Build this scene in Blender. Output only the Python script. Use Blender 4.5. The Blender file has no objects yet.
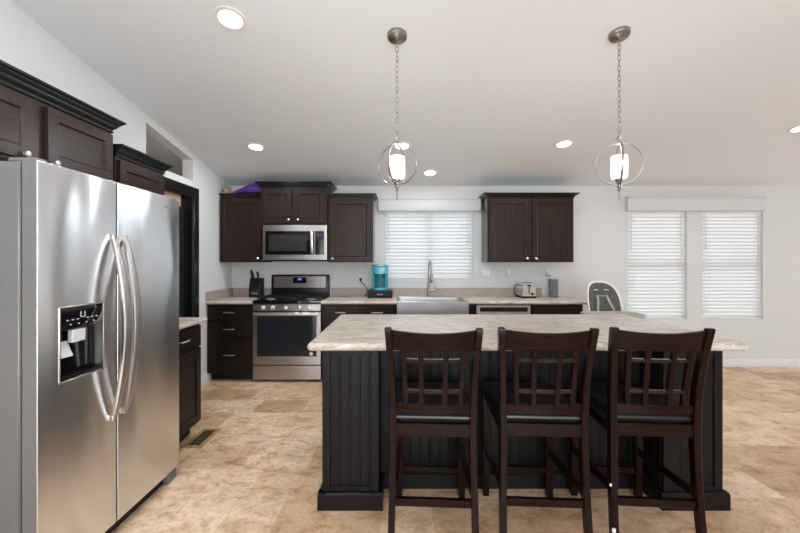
import bpy, bmesh, math, random
from mathutils import Vector, Matrix, noise
random.seed(7)
SC = bpy.context.scene
COL = SC.collection
PI = math.pi
R = math.radians

# ------------------------------------------------------------------ camera, sky, lights, exposure
cam_d = bpy.data.cameras.new('camera')
cam_d.sensor_width = 36.0
cam_d.lens = 36.0 * 375.0 / 800.0
cam_d.shift_y = -4.5 / 800.0
cam_d.clip_start = 0.05
cam = bpy.data.objects.new('camera', cam_d)
cam.location = (0, 0, 1.345)
cam.rotation_euler = (PI / 2, 0, 0)
COL.objects.link(cam)
SC.camera = cam
SC.view_settings.view_transform = 'Standard'
SC.view_settings.look = 'None'
SC.view_settings.gamma = 1.0
SC.view_settings.use_curve_mapping = False
SC.view_settings.exposure = -0.08

w = bpy.data.worlds.new('sky'); SC.world = w; w.use_nodes = True
bg = w.node_tree.nodes['Background']
bg.inputs[0].default_value = (0.93, 0.97, 1.0, 1); bg.inputs[1].default_value = 3.0

def area(name, loc, rot, sx, sy, power, color=(1, 1, 1)):
    d = bpy.data.lights.new(name, 'AREA'); d.shape = 'RECTANGLE'; d.size = sx; d.size_y = sy
    d.energy = power; d.color = color
    o = bpy.data.objects.new(name, d); o.location = loc; o.rotation_euler = rot
    COL.objects.link(o); return o
# added area lamps standing in for daylight at unseen rear and right openings
DAY = (0.82, 0.91, 1.0)
area('added_rear_fill', (0.6, -2.96, 1.15), (R(90), 0, 0), 3.0, 1.9, 155, DAY)
area('added_side_fill_near', (11.94, -0.4, 1.4), (R(90), 0, R(90)), 2.6, 1.5, 10, DAY)
area('added_side_fill_far', (11.94, 3.2, 1.15), (R(90), 0, R(90)), 2.3, 1.9, 280, DAY)

# ------------------------------------------------------------------ materials
MATS = {}
def nm(name):
    m = bpy.data.materials.new(name); m.use_nodes = True
    nt = m.node_tree; b = nt.nodes['Principled BSDF']
    MATS[name] = m
    return m, nt, b
def N(nt, t, **kw):
    n = nt.nodes.new(t)
    for k, v in kw.items():
        if k.startswith('i_'):
            n.inputs[k[2:].replace('_', ' ')].default_value = v
        else:
            setattr(n, k, v)
    return n
def L(nt, a, b): nt.links.new(a, b)
def ramp(nt, stops):
    r = nt.nodes.new('ShaderNodeValToRGB'); e = r.color_ramp.elements
    while len(e) < len(stops): e.new(0.5)
    for i, (p, c) in enumerate(stops):
        e[i].position = p; e[i].color = (c[0], c[1], c[2], 1)
    return r
def coords(nt, scale=(1, 1, 1), rot=(0, 0, 0)):
    t = N(nt, 'ShaderNodeTexCoord'); m = N(nt, 'ShaderNodeMapping')
    m.inputs['Scale'].default_value = scale; m.inputs['Rotation'].default_value = rot
    L(nt, t.outputs['Object'], m.inputs['Vector']); return m.outputs['Vector']
def plain(name, col, rough=0.5, metal=0.0, spec=0.5, nscale=30.0, var=0.04, bump=0.0, coat=0.0):
    m, nt, b = nm(name)
    v = coords(nt)
    n = N(nt, 'ShaderNodeTexNoise', i_Scale=nscale, i_Detail=3.0); L(nt, v, n.inputs['Vector'])
    r = ramp(nt, [(0.3, [c * (1 - var) for c in col]), (0.7, [min(1, c * (1 + var)) for c in col])])
    L(nt, n.outputs['Fac'], r.inputs[0]); L(nt, r.outputs[0], b.inputs['Base Color'])
    b.inputs['Roughness'].default_value = rough; b.inputs['Metallic'].default_value = metal
    b.inputs['Specular IOR Level'].default_value = spec
    b.inputs['Coat Weight'].default_value = coat
    if bump:
        bp = N(nt, 'ShaderNodeBump', i_Strength=bump, i_Distance=0.004)
        L(nt, n.outputs['Fac'], bp.inputs['Height']); L(nt, bp.outputs[0], b.inputs['Normal'])
    return m
def wood(name, dark, light, axis=2, rough=0.38, scale=1.0, coat=0.0, spec=0.2):
    m, nt, b = nm(name)
    s = [26 * scale] * 3; s[axis] = 1.6 * scale
    v = coords(nt, tuple(s))
    n = N(nt, 'ShaderNodeTexNoise', i_Scale=1.6, i_Detail=6.0, i_Roughness=0.6, i_Distortion=0.4); L(nt, v, n.inputs['Vector'])
    r = ramp(nt, [(0.3, dark), (0.72, light)])
    L(nt, n.outputs['Fac'], r.inputs[0]); L(nt, r.outputs[0], b.inputs['Base Color'])
    b.inputs['Roughness'].default_value = rough; b.inputs['Coat Weight'].default_value = coat; b.inputs['Coat Roughness'].default_value = 0.1; b.inputs['Specular IOR Level'].default_value = spec
    bp = N(nt, 'ShaderNodeBump', i_Strength=0.12, i_Distance=0.002)
    L(nt, n.outputs['Fac'], bp.inputs['Height']); L(nt, bp.outputs[0], b.inputs['Normal'])
    return m
def steel(name, col=(0.66, 0.65, 0.64), rough=0.3, streak=(1, 1, 160), wobble=0.02, aniso=0.75):
    m, nt, b = nm(name)
    v = coords(nt, streak)
    n = N(nt, 'ShaderNodeTexNoise', i_Scale=2.0, i_Detail=4.0); L(nt, v, n.inputs['Vector'])
    mr = N(nt, 'ShaderNodeMapRange'); mr.inputs['To Min'].default_value = rough - 0.006; mr.inputs['To Max'].default_value = rough + 0.006
    L(nt, n.outputs['Fac'], mr.inputs['Value']); L(nt, mr.outputs[0], b.inputs['Roughness'])
    r = ramp(nt, [(0.2, [c * 0.96 for c in col]), (0.8, col)]); L(nt, n.outputs['Fac'], r.inputs[0]); L(nt, r.outputs[0], b.inputs['Base Color'])
    b.inputs['Metallic'].default_value = 1.0
    b.inputs['Anisotropic'].default_value = aniso
    tg = N(nt, 'ShaderNodeCombineXYZ'); tg.inputs[2].default_value = 1.0; L(nt, tg.outputs[0], b.inputs['Tangent'])
    v2 = coords(nt, (2.2, 2.2, 0.7))
    n2 = N(nt, 'ShaderNodeTexNoise', i_Scale=1.5, i_Detail=1.0); L(nt, v2, n2.inputs['Vector'])
    bp = N(nt, 'ShaderNodeBump', i_Strength=1.0, i_Distance=wobble); L(nt, n2.outputs['Fac'], bp.inputs['Height'])
    L(nt, bp.outputs[0], b.inputs['Normal'])
    return m
def glow(name, col, strength, base=None, rough=0.4):
    m, nt, b = nm(name)
    b.inputs['Base Color'].default_value = (*(base or col), 1); b.inputs['Emission Color'].default_value = (*col, 1)
    b.inputs['Emission Strength'].default_value = strength; b.inputs['Roughness'].default_value = rough
    return m

M_WALL = plain('wall_paint', (0.665, 0.663, 0.65), 0.75, nscale=90, var=0.012, bump=0.05)
M_CEIL = plain('ceiling_paint', (0.785, 0.80, 0.815), 0.85, nscale=110, var=0.012, bump=0.08)
M_TRIM = plain('white_trim', (0.69, 0.685, 0.67), 0.45, var=0.01)
M_VAL = plain('valance_white', (0.62, 0.617, 0.605), 0.5, var=0.01)
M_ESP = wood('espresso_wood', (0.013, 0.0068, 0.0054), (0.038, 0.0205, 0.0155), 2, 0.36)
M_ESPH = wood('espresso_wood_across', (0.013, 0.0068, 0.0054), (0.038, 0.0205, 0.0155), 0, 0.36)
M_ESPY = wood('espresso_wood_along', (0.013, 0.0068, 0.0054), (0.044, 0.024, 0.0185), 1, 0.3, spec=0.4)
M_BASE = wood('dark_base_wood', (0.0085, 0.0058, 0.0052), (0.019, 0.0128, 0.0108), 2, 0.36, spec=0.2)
M_CHAIR = wood('chair_wood', (0.004, 0.0012, 0.0011), (0.013, 0.0034, 0.0028), 2, 0.26, 1.2, 0.0, 0.18)
M_CHAIRX = wood('chair_wood_across', (0.004, 0.0012, 0.0011), (0.015, 0.0040, 0.0031), 0, 0.26, 1.2, 0.0, 0.18)
M_CHAIRB = wood('polished_chair_bar', (0.004, 0.0012, 0.0011), (0.015, 0.0040, 0.0031), 0, 0.2, 1.2, 0.3, 0.3)
M_ISL = plain('island_charcoal_paint', (0.0064, 0.0054, 0.0060), 0.42, spec=0.22, nscale=14, var=0.12)
M_BLKTRIM = plain('black_door_trim', (0.010, 0.0092, 0.0090), 0.26, spec=0.4, var=0.08)
M_DOOR = plain('dark_door_paint', (0.014, 0.011, 0.0095), 0.5, spec=0.25, var=0.1)
M_PINE = wood('bare_pine', (0.38, 0.22, 0.13), (0.5, 0.32, 0.2), 1, 0.6)
M_ENDP = plain('glossy_end_panel', (0.03, 0.02, 0.018), 0.10, spec=0.6, var=0.08)
M_PLATE = plain('ivory_plate', (0.66, 0.655, 0.64), 0.4, var=0.01)
M_LEATHER = plain('black_leather', (0.008, 0.008, 0.009), 0.3, nscale=160, var=0.2, bump=0.15)
M_BLACK = plain('black_plastic', (0.007, 0.007, 0.0075), 0.35, spec=0.3, var=0.1)
M_MATBLACK = plain('matte_black', (0.008, 0.008, 0.0085), 0.6, spec=0.3, var=0.15)
M_GLOSSBLK = plain('gloss_black', (0.006, 0.006, 0.008), 0.08, var=0.1)
M_OVENGLASS = plain('oven_glass', (0.02, 0.02, 0.024), 0.07, var=0.1)
M_NICKEL = plain('brushed_nickel', (0.62, 0.60, 0.57), 0.32, 1.0, var=0.04)
M_DKNICKEL = plain('aged_nickel', (0.30, 0.285, 0.27), 0.35, 1.0, var=0.06)
M_CHROME = plain('chrome', (0.8, 0.8, 0.8), 0.12, 1.0, var=0.02)
M_KNOB = plain('satin_knob', (0.78, 0.75, 0.71), 0.25, 0.7, var=0.02)
M_GREY = plain('grey_plastic', (0.36, 0.36, 0.36), 0.4, var=0.04)
M_LTGREY = plain('pale_grey_plastic', (0.62, 0.62, 0.61), 0.35, var=0.03)
M_WHITE = plain('white_plastic', (0.80, 0.80, 0.78), 0.35, var=0.015)
M_FRSIDE = plain('fridge_side_grey', (0.18, 0.177, 0.173), 0.4, 0.3, var=0.03)
M_STEEL = steel('brushed_steel_fridge', (0.79, 0.80, 0.815), 0.27, (1, 1, 90), 0.03, 0.85)
M_STEELX = steel('brushed_steel_range', (0.56, 0.53, 0.51), 0.36, (1, 60, 90), 0.006)
M_SINK = steel('sink_steel', (0.43, 0.41, 0.39), 0.33, (1, 60, 90), 0.006, 0.3)
M_TEAL = plain('teal_plastic', (0.014, 0.29, 0.36), 0.28, var=0.04, coat=0.3)
M_TEALD = plain('deep_teal_plastic', (0.010, 0.20, 0.26), 0.32, var=0.04)
M_PURPLE = plain('purple_fabric', (0.085, 0.022, 0.20), 0.6, nscale=18, var=0.3, bump=0.4)
M_SPEAKER = plain('grey_knit_fabric', (0.13, 0.13, 0.13), 0.9, nscale=400, var=0.35, bump=0.5)
M_HCPAD = plain('grey_quilted_pad', (0.085, 0.085, 0.082), 0.75, nscale=220, var=0.2, bump=0.2)
M_STRAP = plain('tan_strap', (0.42, 0.35, 0.29), 0.8, var=0.1)
M_BRASS = plain('antique_brass', (0.34, 0.23, 0.11), 0.6, 0.0, var=0.15)
M_PIT = plain('register_damper', (0.10, 0.065, 0.032), 0.85, spec=0.1, var=0.2)
M_BULB = glow('lit_white_glass', (1.0, 0.97, 0.92), 1.6, (0.9, 0.9, 0.9))
M_LED = glow('lit_downlight', (1.0, 0.97, 0.93), 5.0, (0.9, 0.9, 0.9))
M_BLUE = glow('blue_display', (0.35, 0.5, 1.0), 1.6, (0.02, 0.02, 0.08))
M_BLUEBG = glow('blue_display_ground', (0.02, 0.04, 0.25), 0.6, (0.005, 0.005, 0.03))
M_PRINT = plain('pale_print', (0.55, 0.55, 0.56), 0.5, var=0.02)
M_BADGE = plain('badge_grey', (0.16, 0.16, 0.16), 0.4, 0.4, var=0.03)
M_SHADE = plain('register_slot', (0.01, 0.008, 0.006), 0.8)

def mat_floor():
    m, nt, b = nm('stone_look_vinyl')
    v = coords(nt, (1, 1, 1))
    br = N(nt, 'ShaderNodeTexBrick', offset=0.37, offset_frequency=2, squash=0.62, squash_frequency=3)
    br.inputs['Color1'].default_value = (0, 0, 0, 1); br.inputs['Color2'].default_value = (1, 1, 1, 1); br.inputs['Mortar'].default_value = (0.45, 0.45, 0.45, 1)
    br.inputs['Scale'].default_value = 1.0; br.inputs['Mortar Size'].default_value = 0.0025; br.inputs['Mortar Smooth'].default_value = 0.2
    br.inputs['Brick Width'].default_value = 0.44; br.inputs['Row Height'].default_value = 0.305; br.inputs['Bias'].default_value = 0.0
    L(nt, v, br.inputs['Vector'])
    tile = ramp(nt, [(0.0, (0.55, 0.35, 0.21)), (0.3, (0.67, 0.455, 0.285)), (0.6, (0.745, 0.53, 0.35)), (1.0, (0.85, 0.65, 0.47))])
    L(nt, br.outputs['Color'], tile.inputs[0])
    n1 = N(nt, 'ShaderNodeTexNoise', i_Scale=6.5, i_Detail=8.0, i_Roughness=0.68, i_Distortion=0.5); 
    v2 = coords(nt, (1.0, 1.5, 1)); L(nt, v2, n1.inputs['Vector'])
    r1 = ramp(nt, [(0.34, (0.62, 0.44, 0.33)), (0.48, (0.96, 0.92, 0.88)), (0.66, (1.2, 1.22, 1.24))]); L(nt, n1.outputs['Fac'], r1.inputs[0])
    mx = N(nt, 'ShaderNodeMix', data_type='RGBA', blend_type='MULTIPLY'); mx.inputs['Factor'].default_value = 0.85
    L(nt, tile.outputs[0], mx.inputs[6]); L(nt, r1.outputs[0], mx.inputs[7])
    n2 = N(nt, 'ShaderNodeTexNoise', i_Scale=38.0, i_Detail=6.0, i_Roughness=0.75); L(nt, v, n2.inputs['Vector'])
    r2 = ramp(nt, [(0.34, (0.50, 0.37, 0.28)), (0.46, (0.96, 0.94, 0.92)), (0.7, (1.14, 1.14, 1.12))]); L(nt, n2.outputs['Fac'], r2.inputs[0])
    mx2 = N(nt, 'ShaderNodeMix', data_type='RGBA', blend_type='MULTIPLY'); mx2.inputs['Factor'].default_value = 0.6
    L(nt, mx.outputs[2], mx2.inputs[6]); L(nt, r2.outputs[0], mx2.inputs[7])
    L(nt, mx2.outputs[2], b.inputs['Base Color'])
    b.inputs['Roughness'].default_value = 0.34
    rr = N(nt, 'ShaderNodeMapRange'); rr.inputs['To Min'].default_value = 0.28; rr.inputs['To Max'].default_value = 0.5
    L(nt, n1.outputs['Fac'], rr.inputs['Value']); L(nt, rr.outputs[0], b.inputs['Roughness'])
    bp = N(nt, 'ShaderNodeBump', i_Strength=0.25, i_Distance=0.003); L(nt, n2.outputs['Fac'], bp.inputs['Height']); L(nt, bp.outputs[0], b.inputs['Normal'])
    return m
M_FLOOR = mat_floor()

def mat_counter(name, c0, c1, c2, rough=0.3):
    m, nt, b = nm(name)
    v = coords(nt, (1.0, 2.8, 2.8))
    n1 = N(nt, 'ShaderNodeTexNoise', i_Scale=7.0, i_Detail=9.0, i_Roughness=0.7, i_Distortion=1.2); L(nt, v, n1.inputs['Vector'])
    r1 = ramp(nt, [(0.33, c0), (0.48, c1), (0.62, c2)]); L(nt, n1.outputs['Fac'], r1.inputs[0])
    n2 = N(nt, 'ShaderNodeTexNoise', i_Scale=60.0, i_Detail=4.0, i_Roughness=0.7); L(nt, v, n2.inputs['Vector'])
    r2 = ramp(nt, [(0.35, (0.8, 0.77, 0.74)), (0.6, (1.04, 1.04, 1.04))]); L(nt, n2.outputs['Fac'], r2.inputs[0])
    mx = N(nt, 'ShaderNodeMix', data_type='RGBA', blend_type='MULTIPLY'); mx.inputs['Factor'].default_value = 0.7
    L(nt, r1.outputs[0], mx.inputs[6]); L(nt, r2.outputs[0], mx.inputs[7]); L(nt, mx.outputs[2], b.inputs['Base Color'])
    b.inputs['Roughness'].default_value = rough
    return m
M_CTR = mat_counter('travertine_laminate', (0.30, 0.235, 0.185), (0.54, 0.465, 0.395), (0.71, 0.64, 0.57))
M_SPLASH = plain('taupe_backsplash', (0.40, 0.335, 0.285), 0.4, nscale=12, var=0.08)

def mat_glass():
    m, nt, b = nm('window_glass')
    out = nt.nodes['Material Output']
    t = N(nt, 'ShaderNodeBsdfTransparent'); g = N(nt, 'ShaderNodeBsdfGlossy'); g.inputs['Roughness'].default_value = 0.03
    mix = N(nt, 'ShaderNodeMixShader'); fr = N(nt, 'ShaderNodeFresnel'); fr.inputs[0].default_value = 1.35
    L(nt, fr.outputs[0], mix.inputs[0]); L(nt, t.outputs[0], mix.inputs[1]); L(nt, g.outputs[0], mix.inputs[2])
    L(nt, mix.outputs[0], out.inputs[0]); return m
M_GLASS = mat_glass()
def mat_slat(name, col, trans):
    m, nt, b = nm(name)
    out = nt.nodes['Material Output']
    d = N(nt, 'ShaderNodeBsdfDiffuse'); d.inputs[0].default_value = (*col, 1)
    t = N(nt, 'ShaderNodeBsdfTranslucent'); t.inputs[0].default_value = (*col, 1)
    mix = N(nt, 'ShaderNodeMixShader'); mix.inputs[0].default_value = trans
    L(nt, d.outputs[0], mix.inputs[1]); L(nt, t.outputs[0], mix.inputs[2]); L(nt, mix.outputs[0], out.inputs[0]); return m
M_SLAT = mat_slat('white_blind_slat', (0.86, 0.86, 0.86), 0.66)
def mat_bundle():
    m, nt, b = nm('floral_gift_wrap')
    v = coords(nt)
    vo = N(nt, 'ShaderNodeTexVoronoi', i_Scale=45.0); L(nt, v, vo.inputs['Vector'])
    r = ramp(nt, [(0.15, (0.10, 0.13, 0.07)), (0.4, (0.20, 0.19, 0.10)), (0.6, (0.55, 0.30, 0.24)), (0.85, (0.6, 0.5, 0.42))])
    L(nt, vo.outputs['Color'], r.inputs[0]); L(nt, r.outputs[0], b.inputs['Base Color']); b.inputs['Roughness'].default_value = 0.5
    return m
M_BUNDLE = mat_bundle()

# ------------------------------------------------------------------ mesh helpers
class MB:
    def __init__(s): s.v = []; s.f = []; s.sm = []
    def add(s, vs, fs, smooth=False):
        o = len(s.v); s.v += [tuple(p) for p in vs]
        for f in fs: s.f.append([i + o for i in f]); s.sm.append(smooth)
        return s
    def hexa(s, p): return s.add(p, [(0, 3, 2, 1), (4, 5, 6, 7), (0, 1, 5, 4), (1, 2, 6, 5), (2, 3, 7, 6), (3, 0, 4, 7)])
    def box(s, x0, x1, y0, y1, z0, z1):
        return s.hexa([(x0, y0, z0), (x1, y0, z0), (x1, y1, z0), (x0, y1, z0), (x0, y0, z1), (x1, y0, z1), (x1, y1, z1), (x0, y1, z1)])
    def loft(s, rings, caps=True, smooth=False, closed=False):
        n = len(rings[0]); vs = [p for r in rings for p in r]; fs = []
        m = len(rings)
        for i in range(m if closed else m - 1):
            j = (i + 1) % m
            for k in range(n):
                fs.append((i * n + k, i * n + (k + 1) % n, j * n + (k + 1) % n, j * n + k))
        if caps and not closed: fs += [tuple(range(n))[::-1], tuple((m - 1) * n + k for k in range(n))]
        return s.add(vs, fs, smooth)
    def prism(s, poly, a, b, axis='x', smooth=False):
        def P(u, v, t):
            return (t, u, v) if axis == 'x' else ((u, t, v) if axis == 'y' else (u, v, t))
        return s.loft([[P(u, v, a) for u, v in poly], [P(u, v, b) for u, v in poly]], smooth=smooth)
    def tube(s, pts, r, n=10, closed=False, caps=True):
        pts = [Vector(p) for p in pts]; rings = []; m = len(pts)
        rr = r if isinstance(r, (list, tuple)) else [r] * m
        prev = None
        for i, p in enumerate(pts):
            a = pts[(i - 1) % m] if (closed or i > 0) else p
            c = pts[(i + 1) % m] if (closed or i < m - 1) else p
            t = (c - a).normalized()
            if prev is None:
                u = t.orthogonal().normalized()
            else:
                u = (prev - t * prev.dot(t)).normalized()
            prev = u; v = t.cross(u)
            rings.append([p + (u * math.cos(2 * PI * k / n) + v * math.sin(2 * PI * k / n)) * rr[i] for k in range(n)])
        return s.loft(rings, caps, True, closed)
    def lathe(s, prof, c=(0, 0, 0), n=28, axis='z', caps=True):
        rings = []
        for r, h in prof:
            ring = []
            for k in range(n):
                a = 2 * PI * k / n; x, y = r * math.cos(a), r * math.sin(a)
                p = (x, y, h) if axis == 'z' else ((h, x, y) if axis == 'x' else (x, h, y))
                ring.append((p[0] + c[0], p[1] + c[1], p[2] + c[2]))
            rings.append(ring)
        return s.loft(rings, caps, True)
    def sweep(s, pts, w, h, up=(0, 0, 1)):
        """rectangular bar along pts; w measured across, h along 'up'"""
        pts = [Vector(p) for p in pts]; rings = []
        for i, p in enumerate(pts):
            a = pts[max(0, i - 1)]; c = pts[min(len(pts) - 1, i + 1)]
            t = (c - a).normalized(); side = t.cross(Vector(up)).normalized(); u = side.cross(t).normalized()
            ww = w[i] if isinstance(w, (list, tuple)) else w; hh = h[i] if isinstance(h, (list, tuple)) else h
            rings.append([p + side * sx * ww / 2 + u * sz * hh / 2 for sx, sz in ((-1, -1), (1, -1), (1, 1), (-1, 1))])
        return s.loft(rings)
    def build(s, name, mat, parent=None, bevel=0.0, seg=1, world=False, angle=40):
        """vertices are in the frame of the top object unless world=True (then its location is taken off)"""
        off = Vector((0, 0, 0))
        if world and parent is not None:
            top = parent
            while top.parent: top = top.parent
            off = Vector(top.location)
        bm = bmesh.new()
        vs = [bm.verts.new(Vector(p) - off) for p in s.v]
        for f, sm in zip(s.f, s.sm):
            try:
                bf = bm.faces.new([vs[i] for i in f]); bf.smooth = sm
            except ValueError: pass
        bmesh.ops.recalc_face_normals(bm, faces=bm.faces)
        if bevel:
            es = [e for e in bm.edges if len(e.link_faces) == 2 and e.calc_face_angle(0) > R(35)]
            bmesh.ops.bevel(bm, geom=es, offset=bevel, segments=seg, profile=0.5, affect='EDGES', clamp_overlap=True)
        me = bpy.data.meshes.new(name); bm.to_mesh(me); bm.free()
        for p in me.polygons: p.use_smooth = True
        me.set_sharp_from_angle(angle=R(angle))
        me.materials.append(mat)
        o = bpy.data.objects.new(name, me); COL.objects.link(o)
        if parent is not None: o.parent = parent
        return o
def tag(o, label=None, cat=None, group=None, kind=None):
    if label: o['label'] = label
    if cat: o['category'] = cat
    if group: o['group'] = group
    if kind: o['kind'] = kind
    return o
def thing(name, label, cat, loc=(0, 0, 0), group=None):
    o = bpy.data.objects.new(name, None); o.empty_display_size = 0.1; o.location = loc; COL.objects.link(o)
    return tag(o, label, cat, group)
def struct(o): o['kind'] = 'structure'; return o
def copy_tree(o, parent=None):
    c = o.copy(); COL.objects.link(c)
    if parent is not None: c.parent = parent
    for ch in list(o.children): copy_tree(ch, c)
    return c
def text(name, s, size, loc, rot, mat, parent, depth=0.0006):
    cu = bpy.data.curves.new(name, 'FONT'); cu.body = s; cu.size = size; cu.extrude = depth; cu.align_x = 'CENTER'; cu.align_y = 'CENTER'
    tmp = bpy.data.objects.new(name + '_tmp', cu); COL.objects.link(tmp)
    bpy.context.view_layer.update()
    me = bpy.data.meshes.new_from_object(tmp.evaluated_get(bpy.context.evaluated_depsgraph_get()))
    bpy.data.objects.remove(tmp)
    me.materials.clear(); me.materials.append(mat)
    o = bpy.data.objects.new(name, me); COL.objects.link(o); o.parent = parent
    top = parent
    while top.parent: top = top.parent
    o.location = Vector(loc) - Vector(top.location); o.rotation_euler = rot
    return o
# a cabinet front: u across, v up, d = distance out of the wall face
def BACK(u, v, d): return (u, YB - d, v)
def LEFT(u, v, d): return (XL + d, u, v)
def mbox(mb, F, u0, u1, v0, v1, d0, d1):
    return mb.hexa([F(u0, v0, d0), F(u1, v0, d0), F(u1, v0, d1), F(u0, v0, d1), F(u0, v1, d0), F(u1, v1, d0), F(u1, v1, d1), F(u0, v1, d1)])
def shaker(mb, F, u0, u1, v0, v1, d0, th=0.02, st=0.058, rec=0.009):
    d1 = d0 + th
    def ring(i, d): return [F(u0 + i, v0 + i, d), F(u1 - i, v0 + i, d), F(u1 - i, v1 - i, d), F(u0 + i, v1 - i, d)]
    return mb.loft([ring(0, d0), ring(0, d1 - 0.003), ring(0.003, d1), ring(st, d1), ring(st + 0.004, d1 - 0.004), ring(st + 0.011, d1 - rec), ])
def slab(mb, F, u0, u1, v0, v1, d0, th=0.02):
    d1 = d0 + th
    def ring(i, d): return [F(u0 + i, v0 + i, d), F(u1 - i, v0 + i, d), F(u1 - i, v1 - i, d), F(u0 + i, v1 - i, d)]
    return mb.loft([ring(0, d0), ring(0, d1 - 0.003), ring(0.003, d1)])
def crown(mb, F, u0, u1, D, prof, el=True, er=True):
    """stepped crown moulding round the top of a cabinet"""
    rings = []
    for o, z in prof:
        a = u0 - (o if el else 0); b = u1 + (o if er else 0)
        rings.append([F(a, z, 0.003), F(b, z, 0.003), F(b, z, D + o), F(a, z, D + o)])
    return mb.loft(rings)
def crown_prof(zb, h, out):
    q = [(0.0, 0.0), (0.10, 0.0), (0.16, 0.05), (0.16, 0.13), (0.08, 0.15), (0.10, 0.22), (0.22, 0.32), (0.36, 0.40), (0.36, 0.44), (0.44, 0.46), (0.46, 0.54), (0.58, 0.62), (0.66, 0.66), (0.66, 0.70), (0.76, 0.72), (0.78, 0.78), (0.92, 0.84), (1.0, 0.86), (1.0, 1.0), (0.9, 1.0)]
    return [(a * out, zb + b * h) for a, b in q]
def knob(F, u, v, d, parent, name='knob', mat=None):
    c0 = Vector(F(u, v, d)); ax = (Vector(F(u, v, d + 1)) - c0)
    axis = 'y' if abs(ax.y) > 0.5 else 'x'; sgn = -1 if axis == 'y' else 1
    mb = MB().lathe([(0.006, 0), (0.006, sgn * 0.010), (0.010, sgn * 0.014), (0.0145, sgn * 0.019), (0.0145, sgn * 0.024), (0.010, sgn * 0.028), (0.003, sgn * 0.0295)], c0, 16, axis)
    return mb.build(name, mat or M_KNOB, parent, world=True)
def bar_pull(F, u, v, d, half, parent, name='handle', mat=None):
    mb = MB()
    pts = []
    for i in range(9):
        t = i / 8 * 2 - 1
        pts.append(F(u + t * half, v, d + 0.018 + 0.010 * (1 - t * t)))
    mb.tube(pts, [0.0045 + 0.0015 * (1 - abs(i / 4 - 1)) for i in range(9)], 8)
    for t in (-0.82, 0.82):
        mb.tube([F(u + t * half, v, d), F(u + t * half, v, d + 0.022)], 0.0042, 8)
    return mb.build(name, mat or M_NICKEL, parent, world=True)

# ------------------------------------------------------------------ room
YB, XL, XR, YR = 4.83, -2.167, 12.0, -3.03
RIDGE, SLOPE, ZW = 0.9, 0.172, 2.325
def ceil_z(y): return ZW + SLOPE * (YB - y) if y > RIDGE else ZW + SLOPE * (YB - RIDGE) - SLOPE * (RIDGE - y)
struct(MB().box(-3.8, XR + 0.12, YR - 0.12, YB + 0.12, -0.08, 0).build('floor', M_FLOOR))
c = MB()
for a, b in ((YR - 0.12, RIDGE), (RIDGE, YB + 0.12)):
    za, zb = ceil_z(a), ceil_z(b)
    c.prism([(a, za), (b, zb), (b, zb + 0.1), (a, za + 0.1)], -3.8, XR + 0.12, 'x')
struct(c.build('ceiling', M_CEIL))

def holed(name, u0, u1, v0, v1, holes, F, mat, d0=-0.12, d1=0.0):
    us = sorted({u0, u1, *[h[0] for h in holes], *[h[1] for h in holes]}); vs = sorted({v0, v1, *[h[2] for h in holes], *[h[3] for h in holes]})
    mb = MB()
    def solid(i, j):
        if i < 0 or j < 0 or i >= len(us) - 1 or j >= len(vs) - 1: return False
        cu, cv = (us[i] + us[i + 1]) / 2, (vs[j] + vs[j + 1]) / 2
        return not any(h[0] < cu < h[1] and h[2] < cv < h[3] for h in holes)
    idx = {}
    def V(p):
        if p not in idx: idx[p] = len(mb.v); mb.v.append(p)
        return idx[p]
    def Q(*ps): mb.f.append([V(F(*p)) for p in ps]); mb.sm.append(False)
    for i in range(len(us) - 1):
        for j in range(len(vs) - 1):
            if not solid(i, j): continue
            a, b, p, q = us[i], us[i + 1], vs[j], vs[j + 1]
            Q((a, p, d1), (b, p, d1), (b, q, d1), (a, q, d1)); Q((a, p, d0), (a, q, d0), (b, q, d0), (b, p, d0))
            if not solid(i - 1, j): Q((a, p, d0), (a, p, d1), (a, q, d1), (a, q, d0))
            if not solid(i + 1, j): Q((b, p, d0), (b, q, d0), (b, q, d1), (b, p, d1))
            if not solid(i, j - 1): Q((a, p, d0), (b, p, d0), (b, p, d1), (a, p, d1))
            if not solid(i, j + 1): Q((a, q, d0), (a, q, d1), (b, q, d1), (b, q, d0))
    return struct(mb.build(name, mat))
W1 = (-0.20, 0.945, 1.13, 2.00); W2 = (2.925, 3.695, 0.612, 2.00); W3 = (3.885, 4.675, 0.612, 2.00)
holed('wall_back', XL - 0.12, XR + 0.12, 0, ceil_z(YB) + 0.04, [W1, W2, W3], BACK, M_WALL)
REAR = lambda u, v, d: (u, YR + d, v)
RIGHT = lambda u, v, d: (XR - d, u, v)
W4 = (-0.95, 2.15, 0.06, 2.1); W5 = (6.6, 8.2, 0.7, 2.0); W6 = (-1.7, 0.9, 0.62, 2.12); W7 = (2.0, 4.4, 0.1, 2.12)
holed('wall_rear', XL - 0.12, XR + 0.12, 0, ceil_z(YR) + 0.04, [W4, W5], REAR, M_WALL)
holed('wall_right', YR - 0.12, YB + 0.12, 0, 2.36, [W6, W7], RIGHT, M_WALL)
g = MB(); g.prism([(YR - 0.12, 2.36), (YB + 0.12, 2.36), (YB + 0.12, ceil_z(YB)), (RIDGE, ceil_z(RIDGE) + 0.05), (YR - 0.12, ceil_z(YR))], XR, XR + 0.12, 'x')
struct(g.build('wall_right_gable', M_WALL))
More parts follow.
